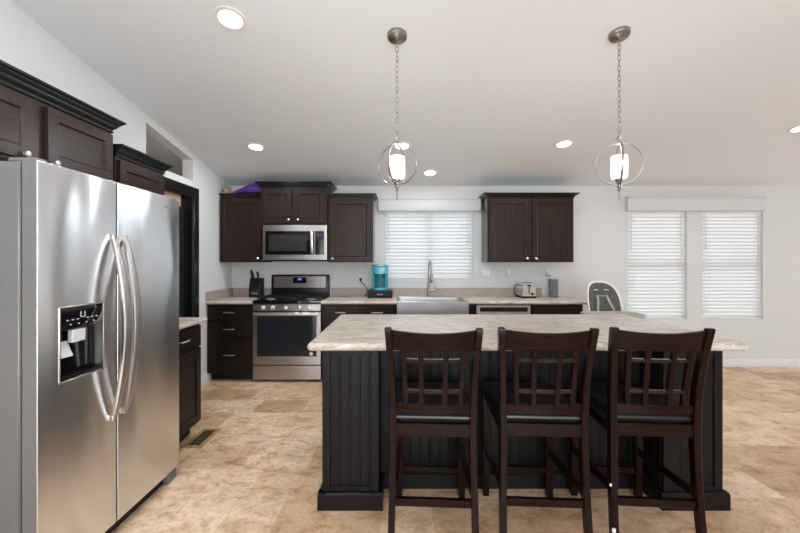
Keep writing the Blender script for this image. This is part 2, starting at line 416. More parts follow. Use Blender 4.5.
# left wall with a doorway and a sloping through-niche over it
lw = MB()
DY0, DY1, DZ = 3.02, 3.925, 2.035
def strip(a, b, lo, hi): lw.prism([(a, lo(a)), (b, lo(b)), (b, hi(b)), (a, hi(a))], XL - 0.11, XL, 'x')
zero = lambda y: 0.0
top = lambda y: ceil_z(y) + 0.03
ntop = lambda y: ceil_z(y) - 0.068
strip(YR - 0.12, RIDGE, zero, top); strip(RIDGE, DY0, zero, top); strip(DY0, 3.20, lambda y: DZ, top)
strip(3.20, DY1, lambda y: DZ, lambda y: 2.195); strip(3.20, DY1, ntop, top); strip(DY1, YB + 0.12, zero, top)
struct(lw.build('wall_left', M_WALL))
# the dim room beyond the niche
pr = MB()
pr.box(-3.8, -3.7, 1.6, 4.95, 0, 2.95); pr.box(-3.7, XL - 0.11, 4.83, 4.95, 0, 2.4); pr.box(-3.7, XL - 0.11, 1.6, 1.7, 0, 2.95)
struct(pr.build('wall_pantry', plain('pantry_beige', (0.50, 0.42, 0.35), 0.8, var=0.02)))
pl_ = bpy.data.lights.new('added_pantry_fill', 'POINT'); pl_.energy = 5; pl_.shadow_soft_size = 0.15; pl_.color = (1, 0.9, 0.78)  # added point lamp, brightens the room seen through the niche
po = bpy.data.objects.new('added_pantry_fill', pl_); po.location = (-3.0, 3.2, 2.2); COL.objects.link(po)
# doorway: casing, jamb, dark door shut at the far face
dr = thing('door_1', 'dark door with black casing in the left wall beyond the fridge', 'door', (XL, 3.47, 0)); dr['kind'] = 'structure'
cs = MB()
cw = 0.09
cs.box(XL, XL + 0.018, DY1, DY1 + cw, 0, DZ + cw).box(XL, XL + 0.018, DY0 - cw, DY0, 0, DZ + cw).box(XL, XL + 0.018, DY0, DY1, DZ, DZ + cw)
cs.build('door_casing', M_BLKTRIM, dr, 0.003, world=True)
jb = MB()
jb.box(XL - 0.115, XL, DY1 - 0.02, DY1, 0, DZ).box(XL - 0.115, XL, DY0, DY0 + 0.02, 0, DZ).box(XL - 0.115, XL, DY0 + 0.02, DY1 - 0.02, DZ - 0.02, DZ)
jb.box(XL - 0.075, XL - 0.06, DY1 - 0.034, DY1 - 0.02, 0, DZ - 0.02)
jb.build('door_jamb', M_BLKTRIM, dr, world=True)
DL = lambda u, v, d: (XL - 0.112 + d, u, v)
sl = MB(); slab(sl, DL, DY0 + 0.022, DY1 - 0.022, 0.01, DZ - 0.13, 0, 0.035); sl.build('door_slab', M_DOOR, dr, world=True)
hd = MB().box(XL - 0.112, XL - 0.04, DY0 + 0.022, DY1 - 0.15, DZ - 0.125, DZ - 0.022); tag(hd.build('header_strip', M_PINE, dr, world=True), 'bare pale wood strip over the dark door')

bbm = MB()
bprof = lambda s: [(0, 0), (s * 0.012, 0), (s * 0.012, 0.08), (s * 0.007, 0.092), (0, 0.092)]
b1 = MB(); b1.prism([(YB - u, v) for u, v in bprof(1)], 2.07, XR, 'x'); struct(b1.build('baseboard_back', M_TRIM))
b2 = MB(); b2.prism([(XL + u, v) for u, v in bprof(1)], DY1 + cw, 4.27, 'y'); struct(b2.build('baseboard_left', M_TRIM))
b3 = MB(); b3.prism([(XR - u, v) for u, v in bprof(1)], YR, YB, 'y'); struct(b3.build('baseboard_right', M_TRIM))

def window(name, F, h, sash=True, mull=0, depth=-0.10, fm=None):
    u0, u1, v0, v1 = h
    fr = MB(); fw = 0.028
    for a in ((u0, u0 + fw, v0, v1), (u1 - fw, u1, v0, v1), (u0 + fw, u1 - fw, v0, v0 + fw), (u0 + fw, u1 - fw, v1 - fw, v1)): mbox(fr, F, *a, depth - 0.015, depth + 0.02)
    if sash:
        mz = (v0 + v1) / 2; mbox(fr, F, u0 + fw, u1 - fw, mz - 0.022, mz + 0.022, depth - 0.015, depth + 0.02)
    for k in range(mull):
        um = u0 + (u1 - u0) * (k + 1) / (mull + 1); mbox(fr, F, um - 0.018, um + 0.018, v0 + fw, v1 - fw, depth - 0.015, depth + 0.02)
    o = struct(fr.build(name, fm or M_TRIM))
    gl = MB(); mbox(gl, F, u0 + fw * 0.5, u1 - fw * 0.5, v0 + fw * 0.5, v1 - fw * 0.5, depth - 0.002, depth + 0.002); gl.build('window_pane', M_GLASS, o)
    return o
window('window_1', BACK, W1, False, 1); window('window_2', BACK, W2); window('window_3', BACK, W3)
window('window_4', REAR, W4, False, 1); window('window_5', REAR, W5); window('window_6', RIGHT, W6, False, 2); window('window_7', RIGHT, W7)

# ------------------------------------------------------------------ blinds and valances
def blind(label, h, pitch=0.0453, tilt=81, wand_u=0.02, cord_u=0.9, cord_len=0.4, group=None):
    u0, u1, v0, v1 = h[0] + 0.002, h[1] - 0.002, h[2] + 0.002, h[3] - 0.002
    yc = YB + 0.022
    root = thing('window_blind', label, 'blind', ((u0 + u1) / 2, yc, v0))
    MB().box(u0, u1, yc - 0.014, yc + 0.03, v1 - 0.03, v1).build('headrail', M_WHITE, root, 0.003, world=True)
    MB().box(u0, u1, yc - 0.012, yc + 0.018, v0, v0 + 0.018).build('bottom_rail', M_WHITE, root, 0.004, world=True)
    sl = MB(); z = v1 - 0.05
    ct, st_ = math.cos(R(tilt)) * 0.032, math.sin(R(tilt)) * 0.032
    while z > v0 + 0.022:
        # a thin, slightly crowned slat, room edge turned down
        r = []
        for t in (-1, -0.5, 0, 0.5, 1):
            r.append((t * ct + (1 - t * t) * 0.0016, t * st_ - (1 - t * t) * -0.001))
        poly = [(yc + a, z + b) for a, b in r] + [(yc + a + 0.0012, z + b - 0.0024) for a, b in r[::-1]]
        sl.prism(poly, u0 + 0.002, u1 - 0.002, 'x'); z -= pitch
    sl.build('slats', M_SLAT, root, world=True)
    n = 3 if u1 - u0 > 1 else 2
    for k in range(n):
        uu = u0 + (u1 - u0) * (0.13 + 0.74 * k / (n - 1))
        MB().tube([(uu, yc - 0.0135, v0 + 0.01), (uu, yc - 0.0135, v1 - 0.03)], 0.0012, 6).build('ladder_cord', M_WHITE, root, world=True)
    wu = u0 + (u1 - u0) * wand_u; wd = MB()
    wd.tube([(wu, yc - 0.018, v1 - 0.03), (wu + 0.004, yc - 0.02, v1 - 0.46)], 0.003, 6); wd.lathe([(0.003, 0), (0.008, 0.004), (0.008, 0.028), (0.003, 0.032)], (wu + 0.004, yc - 0.02, v1 - 0.49), 8)
    wd.build('tilt_wand', M_LTGREY, root, world=True)
    cu = u0 + (u1 - u0) * cord_u; cd = MB()
    cd.tube([(cu, yc - 0.018, v1 - 0.03), (cu, yc - 0.019, v1 - cord_len)], 0.0016, 6); cd.tube([(cu, yc - 0.019, v1 - cord_len), (cu, yc - 0.019, v1 - cord_len - 0.045)], [0.004, 0.009], 8)
    cd.build('lift_cord', M_LTGREY, root, world=True)
    return root
blind('wide white slatted blind over the kitchen sink', W1, wand_u=0.045, cord_u=0.935, cord_len=0.36)
blind('narrow tall white slatted blind, nearer the hanging wall cabinet of the pair', W2, wand_u=0.07, cord_u=0.9, cord_len=0.66)
blind('narrow tall white slatted blind, rightmost window in the photo', W3, wand_u=0.07, cord_u=0.92, cord_len=0.66)
# gathered white cornice boards
v = MB(); F = BACK
rings = []
for o, z in [(0.075, 1.995), (0.078, 2.0), (0.078, 2.09), (0.072, 2.10), (0.072, 2.135), (0.082, 2.145), (0.082, 2.158), (0.02, 2.16)]:
    rings.append([(-0.26 + (0.082 - o) * .3, YB - 0.001, z), (1.01 - (0.082 - o) * .3, YB - 0.001, z), (1.01 - (0.082 - o) * .3, YB - o, z), (-0.26 + (0.082 - o) * .3, YB - o, z)])
v.loft(rings); o = v.build('window_valance', M_VAL); tag(o, 'short white cornice valance above the sink window blind', 'valance')
v = MB(); rings = []
for o, z in [(0.07, 1.995), (0.075, 2.0), (0.075, 2.155), (0.088, 2.165), (0.088, 2.18), (0.02, 2.182)]:
    rings.append([(2.895, YB - 0.001, z), (4.64, YB - 0.001, z), (4.64, YB - o, z), (2.895, YB - o, z)])
v.loft(rings); tag(v.build('window_valance', M_VAL), 'long white cornice valance spanning the two tall windows', 'valance')
for sx, xx in ((-1, -0.262), (1, 1.012)):
    pts = [(xx + sx * 0.006 * math.sin(t * 3), YB - 0.06, 2.0 + t * 0.15) for t in [i / 8 for i in range(9)]]
    MB().tube(pts, [0.012 + 0.007 * abs(math.cos(i * 0.9)) for i in range(9)], 8).build('scroll_bracket', M_VAL, [x for x in COL.objects if x.get('label', '').startswith('short white cornice')][0])

# ------------------------------------------------------------------ refrigerator
FX = -1.39; FY0, FYM, FY1 = 1.437, 1.842, 2.362
fr = thing('refrigerator', 'tall stainless side-by-side refrigerator with water dispenser', 'refrigerator', (-1.8, 1.9, 0))
def FF(u, v, d): return (FX + d, u, v)
MB().box(-2.13, -1.463, FY0 + 0.004, FY1 - 0.004, 0.03, 1.735).build('case', M_FRSIDE, fr, 0.006, world=True)
MB().box(-1.475, -1.446, FY0 + 0.022, FY1 - 0.022, 0.085, 1.715).build('door_gasket', M_BLACK, fr, world=True)
def fdoor(y0, y1, hole=None):
    mb = MB(); z0, z1 = 0.07, 1.737; xb, xf = -1.448, FX
    rc = 0.003
    def ring(i, x): return [(x, y0 + i, z0 + i), (x, y1 - i, z0 + i), (x, y1 - i, z1 - i), (x, y0 + i, z1 - i)]
    if not hole:
        rings = [ring(0, xb), ring(0, xf - rc)]
        for k in range(1, 5): a = k / 4 * PI / 2; rings.append(ring(rc * (1 - math.cos(a)), xf - rc + rc * math.sin(a)))
        mb.loft(rings)
    else:
        h0, h1, g0, g1 = hole
        def hring(x): return [(x, h0, g0), (x, h1, g0), (x, h1, g1), (x, h0, g1)]
        rings = [ring(0, xb), ring(0, xf - rc)]
        for k in range(1, 5): a = k / 4 * PI / 2; rings.append(ring(rc * (1 - math.cos(a)), xf - rc + rc * math.sin(a)))
        rings += [hring(xf), hring(xf - 0.045)]
        mb.loft(rings)
    return mb
DS = (1.527, 1.759, 0.845, 1.16)
fd = fdoor(FY0, FYM - 0.005, DS).build('freezer_door', M_STEEL, fr, world=True, angle=30)
rd = fdoor(FYM + 0.005, FY1).build('fridge_door', M_STEEL, fr, world=True, angle=30)
for o in (fd, rd):
    o.data.materials.append(M_FRSIDE)
    for p in o.data.polygons:
        if abs(p.normal.x) < 0.35: p.material_index = 1
# dispenser
ds = MB()
d0, d1, e0, e1 = DS
for a in ((d0, d0 + 0.006, e0, e1), (d1 - 0.006, d1, e0, e1), (d0, d1, e0, e0 + 0.006), (d0, d1, e1 - 0.006, e1)): ds.box(FX - 0.01, FX + 0.004, a[0], a[1], a[2], a[3])
dso = ds.build('dispenser_frame', M_NICKEL, fd, 0.0015, world=True)
MB().box(FX - 0.043, FX - 0.040, d0 + 0.004, d1 - 0.004, e0 + 0.004, e1 - 0.004).build('dispenser_recess', M_GLOSSBLK, fd, world=True)
MB().hexa([(FX - 0.04, d0 + .006, 1.05), (FX - 0.002, d0 + .006, 1.062), (FX - 0.002, d1 - .006, 1.062), (FX - .04, d1 - .006, 1.05), (FX - .04, d0 + .006, 1.154), (FX + 0.001, d0 + .006, 1.154), (FX + 0.001, d1 - .006, 1.154), (FX - .04, d1 - .006, 1.154)]).build('control_panel', M_GLOSSBLK, fd, 0.002, world=True)
ic = MB()
yc = (d0 + d1) / 2
ic.box(FX + 0.0, FX + 0.0022, yc - 0.012, yc - 0.009, 1.105, 1.13).box(FX, FX + 0.0022, yc + 0.009, yc + 0.012, 1.105, 1.13).box(FX, FX + 0.0022, yc - 0.012, yc + 0.012, 1.105, 1.1085)
for k in (-3, -2, -1, 1, 2, 3):
    ic.box(FX - 0.001, FX + 0.0018, yc + k * 0.025 - 0.005, yc + k * 0.025 + 0.005, 1.098, 1.1015)
    if k % 2: ic.box(FX - 0.001, FX + 0.0012, yc + k * 0.02 - 0.003, yc + k * 0.02 + 0.003, 1.078, 1.083)
ic.build('control_icons', M_PRINT, fd, world=True)
MB().hexa([(FX - 0.03, 1.60, 1.0), (FX - 0.006, 1.60, 1.0), (FX - .006, 1.665, 1.0), (FX - .03, 1.665, 1.0), (FX - .03, 1.60, 1.055), (FX - 0.004, 1.60, 1.055), (FX - 0.004, 1.665, 1.055), (FX - .03, 1.665, 1.055)]).build('ice_chute', M_LTGREY, fd, 0.003, world=True)
MB().hexa([(FX - 0.012, 1.538, 0.945), (FX - 0.006, 1.538, 0.945), (FX - .006, 1.605, 0.945), (FX - .012, 1.605, 0.945), (FX - .034, 1.545, 1.01), (FX - 0.028, 1.545, 1.01), (FX - 0.028, 1.598, 1.01), (FX - .034, 1.598, 1.01)]).build('water_paddle', M_LTGREY, fd, 0.002, world=True)
tr = MB(); tr.box(FX - 0.04, FX - 0.001, d0 + 0.008, d1 - 0.008, e0 + 0.008, e0 + 0.022)
for k in range(9): tr.box(FX - 0.036, FX - 0.004, d0 + 0.02 + k * 0.0235, d0 + 0.026 + k * 0.0235, e0 + 0.022, e0 + 0.026)
tr.build('drip_tray', M_BLACK, fd, world=True)
# bowed handles
def bow(y, zlo, zhi, dy, door):
    pts, ws, hs = [], [], []
    n = 20
    for i in range(n + 1):
        t = i / n; s = math.sin(PI * t) ** 0.8
        pts.append((FX + 0.006 + 0.068 * s, y + dy * math.sin(PI * t), zlo + (zhi - zlo) * t)); ws.append(0.014 + 0.036 * math.sin(PI * t) ** 0.7); hs.append(0.020)
    mb = MB().sweep(pts, ws, hs, up=(1, 0, 0))
    for z in (zlo + 0.012, zhi - 0.012): mb.box(FX - 0.001, FX + 0.02, y - 0.009, y + 0.009, z - 0.015, z + 0.015)
    return mb.build('door_handle', M_STEELX, door, 0.004, 2, world=True)
bow(1.803, 0.585, 1.475, 0.006, fd); bow(1.881, 0.590, 1.475, -0.006, rd)
text('badge', 'Whirlpool', 0.022, (FX + 0.0004, 2.25, 1.672), (R(90), 0, R(90)), M_BADGE, rd)
for a in (FY1 - 0.10, FY0 + 0.01): MB().box(-1.45, -1.40, a, a + 0.09, 0.0, 0.055).build('foot_cover', M_FRSIDE, fr, 0.004, world=True)
MB().box(-1.46, -1.43, FY0 + 0.10, FY1 - 0.10, 0.004, 0.066).build('toe_grille', M_MATBLACK, fr, world=True)
for a in (FY0 + 0.05, FY1 - 0.1): MB().box(-2.1, -2.0, a, a + 0.05, 0, 0.032).build('rear_roller', M_MATBLACK, fr, world=True)
for y in (FY0 + 0.04, FY1 - 0.04): MB().box(-1.52, -1.41, y - 0.025, y + 0.025, 1.735, 1.752).build('hinge_cap', M_FRSIDE, fr, 0.004, world=True)

# ------------------------------------------------------------------ left wall cabinets
def cabinet(name, label, F, u0, u1, v0, v1, D, mat, cat='cabinet'):
    root = thing(name, label, cat, Vector(F((u0 + u1) / 2, v0, 0)))
    mb = MB(); mbox(mb, F, u0, u1, v0, v1, 0.002, D); mb.build('carcass', mat, root, 0.0015, world=True)
    return root
def door(root, F, u0, u1, v0, v1, D, mat, kn=None, th=0.02, st=0.058, name='door'):
    mb = MB(); shaker(mb, F, u0, u1, v0, v1, D + 0.001, th, st); o = mb.build(name, mat, root, world=True, angle=25)
    if kn: knob(F, kn[0], kn[1], D + th + 0.001, o)
    return o
def drawer(root, F, u0, u1, v0, v1, D, mat, half=0.055, hv=None, pull=True):
    mb = MB(); slab(mb, F, u0, u1, v0, v1, D + 0.001); o = mb.build('drawer', mat, root, world=True, angle=25)
    if pull: bar_pull(F, (u0 + u1) / 2, hv or (v0 + v1) / 2, D + 0.021, half, o)
    return o
LD = 0.327
cb = cabinet('wall_cabinet', 'brown wall cabinet with black crown above the refrigerator', LEFT, 1.40, 2.39, 1.83, 2.165, LD, M_ESPY)
door(cb, LEFT, 1.43, 1.868, 1.845, 2.148, LD, M_ESPY, (1.815, 1.868))
door(cb, LEFT, 1.935, 2.372, 1.845, 2.148, LD, M_ESPY, (1.965, 1.862), th=0.026)
cr = MB(); crown(cr, LEFT, 1.40, 2.39, LD, crown_prof(2.165, 0.085, 0.055), True, True); cr.build('crown_moulding', M_BLKTRIM, cb, world=True, angle=25)
cb = cabinet('wall_cabinet', 'lower-topped brown wall cabinet between refrigerator and dark doorway', LEFT, 2.42, 2.92, 1.36, 2.03, LD, M_ESP)
door(cb, LEFT, 2.44, 2.90, 1.37, 2.01, LD, M_ESP, (2.475, 1.42))
cr = MB(); crown(cr, LEFT, 2.42, 2.92, LD, crown_prof(2.03, 0.078, 0.05), False, True); cr.build('crown_moulding', M_BLKTRIM, cb, world=True, angle=25)
def base_cab(name, label, F, u0, u1, D, mat, top=0.872):
    root = thing(name, label, 'cabinet', Vector(F((u0 + u1) / 2, 0, 0)))
    mb = MB(); mbox(mb, F, u0, u1, 0.10, top, 0.002, D); mb.build('carcass', mat, root, 0.0015, world=True)
    mb = MB(); mbox(mb, F, u0 + 0.012, u1, 0.0, 0.10, 0.002, D - 0.075); mb.build('toe_kick', M_MATBLACK, root, world=True)
    return root
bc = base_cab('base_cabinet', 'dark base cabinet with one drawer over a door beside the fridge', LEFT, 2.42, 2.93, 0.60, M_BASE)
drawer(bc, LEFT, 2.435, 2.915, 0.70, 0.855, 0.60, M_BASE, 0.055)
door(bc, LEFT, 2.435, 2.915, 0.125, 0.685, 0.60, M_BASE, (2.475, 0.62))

def worktop_prof(d0, D, z0, z1):
    r = (z1 - z0) / 2
    return [(d0, z0), (D - r, z0)] + [(D - r + r * math.sin(a), z0 + r - r * math.cos(a)) for a in [PI * k / 8 for k in range(1, 8)]] + [(D - r, z1), (d0, z1)]
CZ0, CZ1 = 0.872, 0.908
wt = thing('worktop', 'short pale stone-look worktop beside the refrigerator', 'countertop', (XL + 0.3, 2.7, CZ0))
mb = MB(); mb.loft([[(XL + d, y, z) for d, z in worktop_prof(0.002, 0.645, CZ0, CZ1)] for y in (2.40, 2.965)]); mb.build('counter_slab', M_CTR, wt, world=True)
mb = MB().box(XL + 0.002, XL + 0.02, 2.40, 2.90, CZ1, CZ1 + 0.1); tag(mb.build('backsplash', M_SPLASH, None, 0.002), 'taupe backsplash strip on the short worktop beside the refrigerator', 'backsplash')

# ------------------------------------------------------------------ back wall: base run
BD = 0.615
RX0, RX1 = -1.646, -0.884
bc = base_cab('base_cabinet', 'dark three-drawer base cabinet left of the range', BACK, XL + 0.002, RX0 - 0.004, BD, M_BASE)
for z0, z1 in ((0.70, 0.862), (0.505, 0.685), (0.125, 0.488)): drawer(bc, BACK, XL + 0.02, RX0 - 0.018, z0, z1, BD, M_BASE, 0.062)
wt = thing('worktop', 'pale stone-look corner worktop left of the range', 'countertop', (-1.9, 4.5, CZ0))
CD = 0.66
mb = MB(); mb.loft([[(x, YB - d, z) for d, z in worktop_prof(0.002, CD, CZ0, CZ1)] for x in (XL + 0.002, RX0 - 0.003)]); mb.build('counter_slab', M_CTR, wt, world=True)
mb = MB().box(XL + 0.021, RX0 - 0.003, YB - 0.02, YB - 0.002, CZ1, CZ1 + 0.105); tag(mb.build('backsplash', M_SPLASH, None, 0.002), 'taupe backsplash strip behind the knife block', 'backsplash')
mb = MB().box(XL + 0.002, XL + 0.02, YB - CD + 0.01, YB - 0.002, CZ1, CZ1 + 0.105); tag(mb.build('backsplash', M_SPLASH, None, 0.002), 'taupe backsplash strip on the left wall of the range corner', 'backsplash')

SX0, SX1 = -0.035, 0.762
bc = base_cab('base_cabinet', 'dark two-drawer base cabinet between range and sink', BACK, RX1 + 0.004, SX0 - 0.004, BD, M_BASE)
um = (RX1 + SX0) / 2
for a, b in ((RX1 + 0.02, um - 0.006), (um + 0.006, SX0 - 0.02)):
    drawer(bc, BACK, a, b, 0.70, 0.862, BD, M_BASE, 0.062); door(bc, BACK, a, b, 0.125, 0.685, BD, M_BASE, ((b - 0.035) if a < um - 0.2 else (a + 0.035), 0.63))
bc = thing('base_cabinet', 'dark sink base cabinet under the stainless apron sink', 'cabinet', (0.36, YB, 0))
mb = MB(); mbox(mb, BACK, SX0, 0.845, 0.10, 0.64, 0.002, BD); mbox(mb, BACK, SX1 + 0.006, 0.845, 0.64, 0.872, 0.002, BD); mb.build('carcass', M_BASE, bc, world=True)
mb = MB(); mbox(mb, BACK, SX0, 0.845, 0, 0.10, 0.002, BD - 0.075); mb.build('toe_kick', M_MATBLACK, bc, world=True)
door(bc, BACK, SX0 + 0.015, 0.395, 0.125, 0.625, BD, M_BASE, (0.36, 0.57)); door(bc, BACK, 0.405, 0.83, 0.125, 0.625, BD, M_BASE, (0.44, 0.57))
# dishwasher
DX0, DX1 = 0.853, 1.462
dw = thing('dishwasher', 'stainless dishwasher with dark control strip under the worktop', 'dishwasher', ((DX0 + DX1) / 2, YB, 0))
mb = MB(); mbox(mb, BACK, DX0, DX1, 0.1, 0.865, 0.004, BD - 0.02); mb.build('tub', M_MATBLACK, dw, world=True)
mb = MB(); slab(mb, BACK, DX0 + 0.003, DX1 - 0.003, 0.115, 0.862, BD - 0.019, 0.045); dd = mb.build('door', M_STEELX, dw, world=True)
mb = MB(); mbox(mb, BACK, DX0 + 0.04, DX1 - 0.035, 0.79, 0.838, BD + 0.02, BD + 0.028); mb.build('control_strip', M_BLACK, dd, 0.001, world=True)
bar_pull(BACK, (DX0 + DX1) / 2, 0.772, BD + 0.026, 0.07, dd)
mb = MB(); mbox(mb, BACK, DX0, DX1, 0, 0.1, 0.004, BD - 0.08); mb.build('toe_kick', M_MATBLACK, dw, world=True)
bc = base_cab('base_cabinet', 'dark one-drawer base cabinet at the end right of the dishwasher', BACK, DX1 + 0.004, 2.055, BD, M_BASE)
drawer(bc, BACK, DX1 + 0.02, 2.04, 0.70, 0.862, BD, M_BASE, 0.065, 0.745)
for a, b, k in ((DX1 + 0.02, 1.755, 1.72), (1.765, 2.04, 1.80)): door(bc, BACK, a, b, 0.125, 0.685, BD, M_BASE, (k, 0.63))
# long worktop with the sink cut-out
wt = thing('worktop', 'long pale stone-look worktop running under the sink window', 'countertop', (0.6, 4.5, CZ0))
WX1 = 2.105
mb = MB()
for a, b, dmin, dmax in ((RX1 + 0.003, SX0 - 0.002, 0.002, CD), (SX1 + 0.002, WX1, 0.002, CD)):
    mb.loft([[(x, YB - d, z) for d, z in worktop_prof(dmin, dmax, CZ0, CZ1)] for x in (a, b)])
mb.box(SX0 - 0.002, SX1 + 0.002, YB - 0.14, YB - 0.002, CZ0, CZ1)
mb.build('counter_slab', M_CTR, wt, world=True)
mb = MB().box(RX1 + 0.003, 1.82, YB - 0.02, YB - 0.002, CZ1, CZ1 + 0.105); tag(mb.build('backsplash', M_SPLASH, None, 0.002), 'long taupe backsplash strip under the sink window', 'backsplash')
# apron sink
sk = thing('kitchen_sink', 'stainless apron-front sink below the kitchen window', 'sink', ((SX0 + SX1) / 2, 4.4, 0.65))
mb = MB(); y0, y1 = YB - CD - 0.022, YB - 0.142; x0, x1 = SX0 + 0.002, SX1 - 0.002; zt = CZ1 + 0.004; zb = 0.65
def rr(i, z, fi=None): 
    f = i if fi is None else fi
    return [(x0 + i, y0 + f, z), (x1 - i, y0 + f, z), (x1 - i, y1 - i, z), (x0 + i, y1 - i, z)]
mb.loft([rr(0, zb), rr(0, zt - 0.004), rr(0.004, zt), rr(0.032, zt, 0.024), rr(0.036, zt - 0.006, 0.03), rr(0.045, zb + 0.04, 0.045), rr(0.06, zb + 0.025, 0.06)])
mb.build('basin', M_SINK, sk, world=True, angle=25)
MB().lathe([(0.0, 0), (0.045, 0.0), (0.045, 0.004), (0.03, 0.005), (0.0, 0.005)], ((x0 + x1) / 2, (y0 + y1) / 2, zb + 0.025), 20).build('drain', M_CHROME, sk, world=True)
# faucet
fc = thing('faucet', 'tall nickel pull-down spring faucet behind the sink', 'faucet', (0.365, 4.755, CZ1))
bx, by = 0.365, 4.755
MB().lathe([(0.026, 0), (0.026, 0.006), (0.018, 0.012), (0.0165, 0.19), (0.013, 0.195), (0.013, 0.26)], (bx, by, CZ1), 16).build('body', M_DKNICKEL, fc, world=True)
arc = [(bx, by, CZ1 + 0.25)] + [(bx + 0.02 * (1 - math.cos(a)) / 2 + 0.0, by - 0.085 * (1 - math.cos(a)), CZ1 + 0.36 + 0.085 * math.sin(a)) for a in [PI * k / 14 for k in range(15)]] + [(bx + 0.022, by - 0.17, CZ1 + 0.29)]
coil = []
pts = [Vector(p) for p in arc]
MB().tube(pts, 0.0075, 10).build('spout_hose', M_DKNICKEL, fc, world=True)
dense = []
for i in range(len(pts) - 1):
    for k in range(10): dense.append(pts[i].lerp(pts[i + 1], k / 10))
ph = 0
for i, p in enumerate(dense):
    t = (dense[min(i + 1, len(dense) - 1)] - dense[max(0, i - 1)]).normalized(); u = Vector((1, 0, 0)); u = (u - t * u.dot(t)).normalized(); vv = t.cross(u)
    ph += 0.9; coil.append(p + (u * math.cos(ph) + vv * math.sin(ph)) * 0.0115)
MB().tube(coil, 0.0026, 5).build('spring', M_NICKEL, fc, world=True)
MB().lathe([(0.010, 0), (0.017, -0.01), (0.019, -0.07), (0.021, -0.10), (0.015, -0.112)], (bx + 0.022, by - 0.17, CZ1 + 0.295), 14).build('spray_head', M_DKNICKEL, fc, world=True)
MB().tube([(bx, by, CZ1 + 0.2), (bx + 0.012, by - 0.09, CZ1 + 0.205), (bx + 0.022, by - 0.155, CZ1 + 0.21)], 0.005, 8).build('dock_arm', M_DKNICKEL, fc, world=True)
lv = MB().tube([(bx + 0.01, by, CZ1 + 0.085), (bx + 0.075, by, CZ1 + 0.085)], 0.014, 12); lv.tube([(bx + 0.066, by - 0.004, CZ1 + 0.09), (bx + 0.082, by - 0.03, CZ1 + 0.17)], [0.006, 0.004], 8); lv.build('lever', M_NICKEL, fc, world=True)

# ------------------------------------------------------------------ range
rg = thing('gas_range', 'stainless freestanding gas range with dark oven window', 'range', ((RX0 + RX1) / 2, 4.5, 0))
RY = 4.215
def RF(u, v, d): return (u, RY - d, v)
MB().box(RX0 + 0.002, RX1 - 0.002, RY + 0.002, YB - 0.012, 0.03, 0.885).build('body', M_BLACK, rg, 0.003, world=True)
MB().box(RX0 + 0.03, RX1 - 0.03, RY + 0.06, YB - 0.06, 0, 0.03).build('feet', M_MATBLACK, rg, world=True)
mb = MB(); slab(mb, RF, RX0 + 0.002, RX1 - 0.002, 0.032, 0.188, 0, 0.03); mb.build('storage_drawer', M_STEELX, rg, world=True)
mb = MB(); slab(mb, RF, RX0 + 0.002, RX1 - 0.002, 0.20, 0.785, 0, 0.036); od = mb.build('oven_door', M_STEELX, rg, world=True)
wx0, wx1 = RX0 + 0.052, RX1 - 0.045
mb = MB(); slab(mb, RF, wx0, wx1, 0.292, 0.742, 0.034, 0.005); mb.build('oven_window', M_OVENGLASS, od, world=True)
hp = MB(); hz = 0.762
hp.tube([(RX0 + 0.02, RY - 0.062, hz), (RX1 - 0.02, RY - 0.062, hz)], 0.0135, 12)
for x in (RX0 + 0.03, RX1 - 0.03): hp.box(x - 0.012, x + 0.012, RY - 0.066, RY - 0.034, hz - 0.012, hz + 0.012)
hp.build('door_handle', M_NICKEL, od, world=True)
text('badge', 'Whirlpool', 0.018, ((RX0 + RX1) / 2 - 0.01, RY - 0.0366, 0.238), (R(90), 0, 0), M_BADGE, od)
MB().lathe([(0.0, -0.003), (0.019, -0.003), (0.020, 0.0)], (RX1 - 0.105, RY - 0.039, 0.322), 18, 'y').build('window_sticker', M_LTGREY, od, world=True)
# sloped front control panel
MB().hexa([(RX0 + .002, RY - .034, 0.798), (RX1 - .002, RY - .034, 0.798), (RX1 - .002, RY + .05, 0.798), (RX0 + .002, RY + .05, .798), (RX0 + .002, RY - .022, .876), (RX1 - .002, RY - .022, .876), (RX1 - .002, RY + .05, .876), (RX0 + .002, RY + .05, .876)]).build('control_panel', M_STEELX, rg, 0.003, world=True)
for fx in (0.155, 0.29, 0.485, 0.69, 0.835):
    x = RX0 + (RX1 - RX0) * fx
    kb = MB().lathe([(0.0235, 0), (0.0235, -0.006), (0.019, -0.009), (0.0175, -0.03), (0.0, -0.031)], (x, RY - 0.027, 0.837), 18, 'y').box(x - 0.005, x + 0.005, RY - 0.066, RY - 0.055, 0.82, 0.854)
    kb.build('burner_knob', M_KNOB, rg, world=True)
MB().box(RX0, RX1, RY - 0.03, YB - 0.075, 0.878, 0.914).build('cooktop', M_GLOSSBLK, rg, 0.006, 2, world=True)
ybk = YB - 0.105
for (x0, x1) in ((RX0 + 0.03, RX0 + 0.265), (RX0 + 0.275, RX1 - 0.275), (RX1 - 0.265, RX1 - 0.03)):
    gr = MB(); y0, y1 = RY + 0.03, ybk; h = 0.943; t = 0.010
    for x in (x0, x1 - t): gr.box(x, x + t, y0, y1, h - 0.012, h)
    for y in (y0, (y0 + y1) / 2, y1 - t): gr.box(x0, x1, y, y + t, h - 0.012, h)
    xm = (x0 + x1) / 2
    gr.box(xm - t / 2, xm + t / 2, y0, y1, h - 0.010, h)
    for yy in (0.25, 0.75): gr.box(x0, x1, y0 + (y1 - y0) * yy - t / 2, y0 + (y1 - y0) * yy + t / 2, h - 0.010, h)
    for x in (x0 + t / 2, x1 - t / 2):
        for y in (y0 + t / 2, y1 - t / 2): gr.box(x - 0.006, x + 0.006, y - 0.006, y + 0.006, 0.913, h - 0.01)
    gr.build('grate', M_MATBLACK, rg, 0.001, world=True)
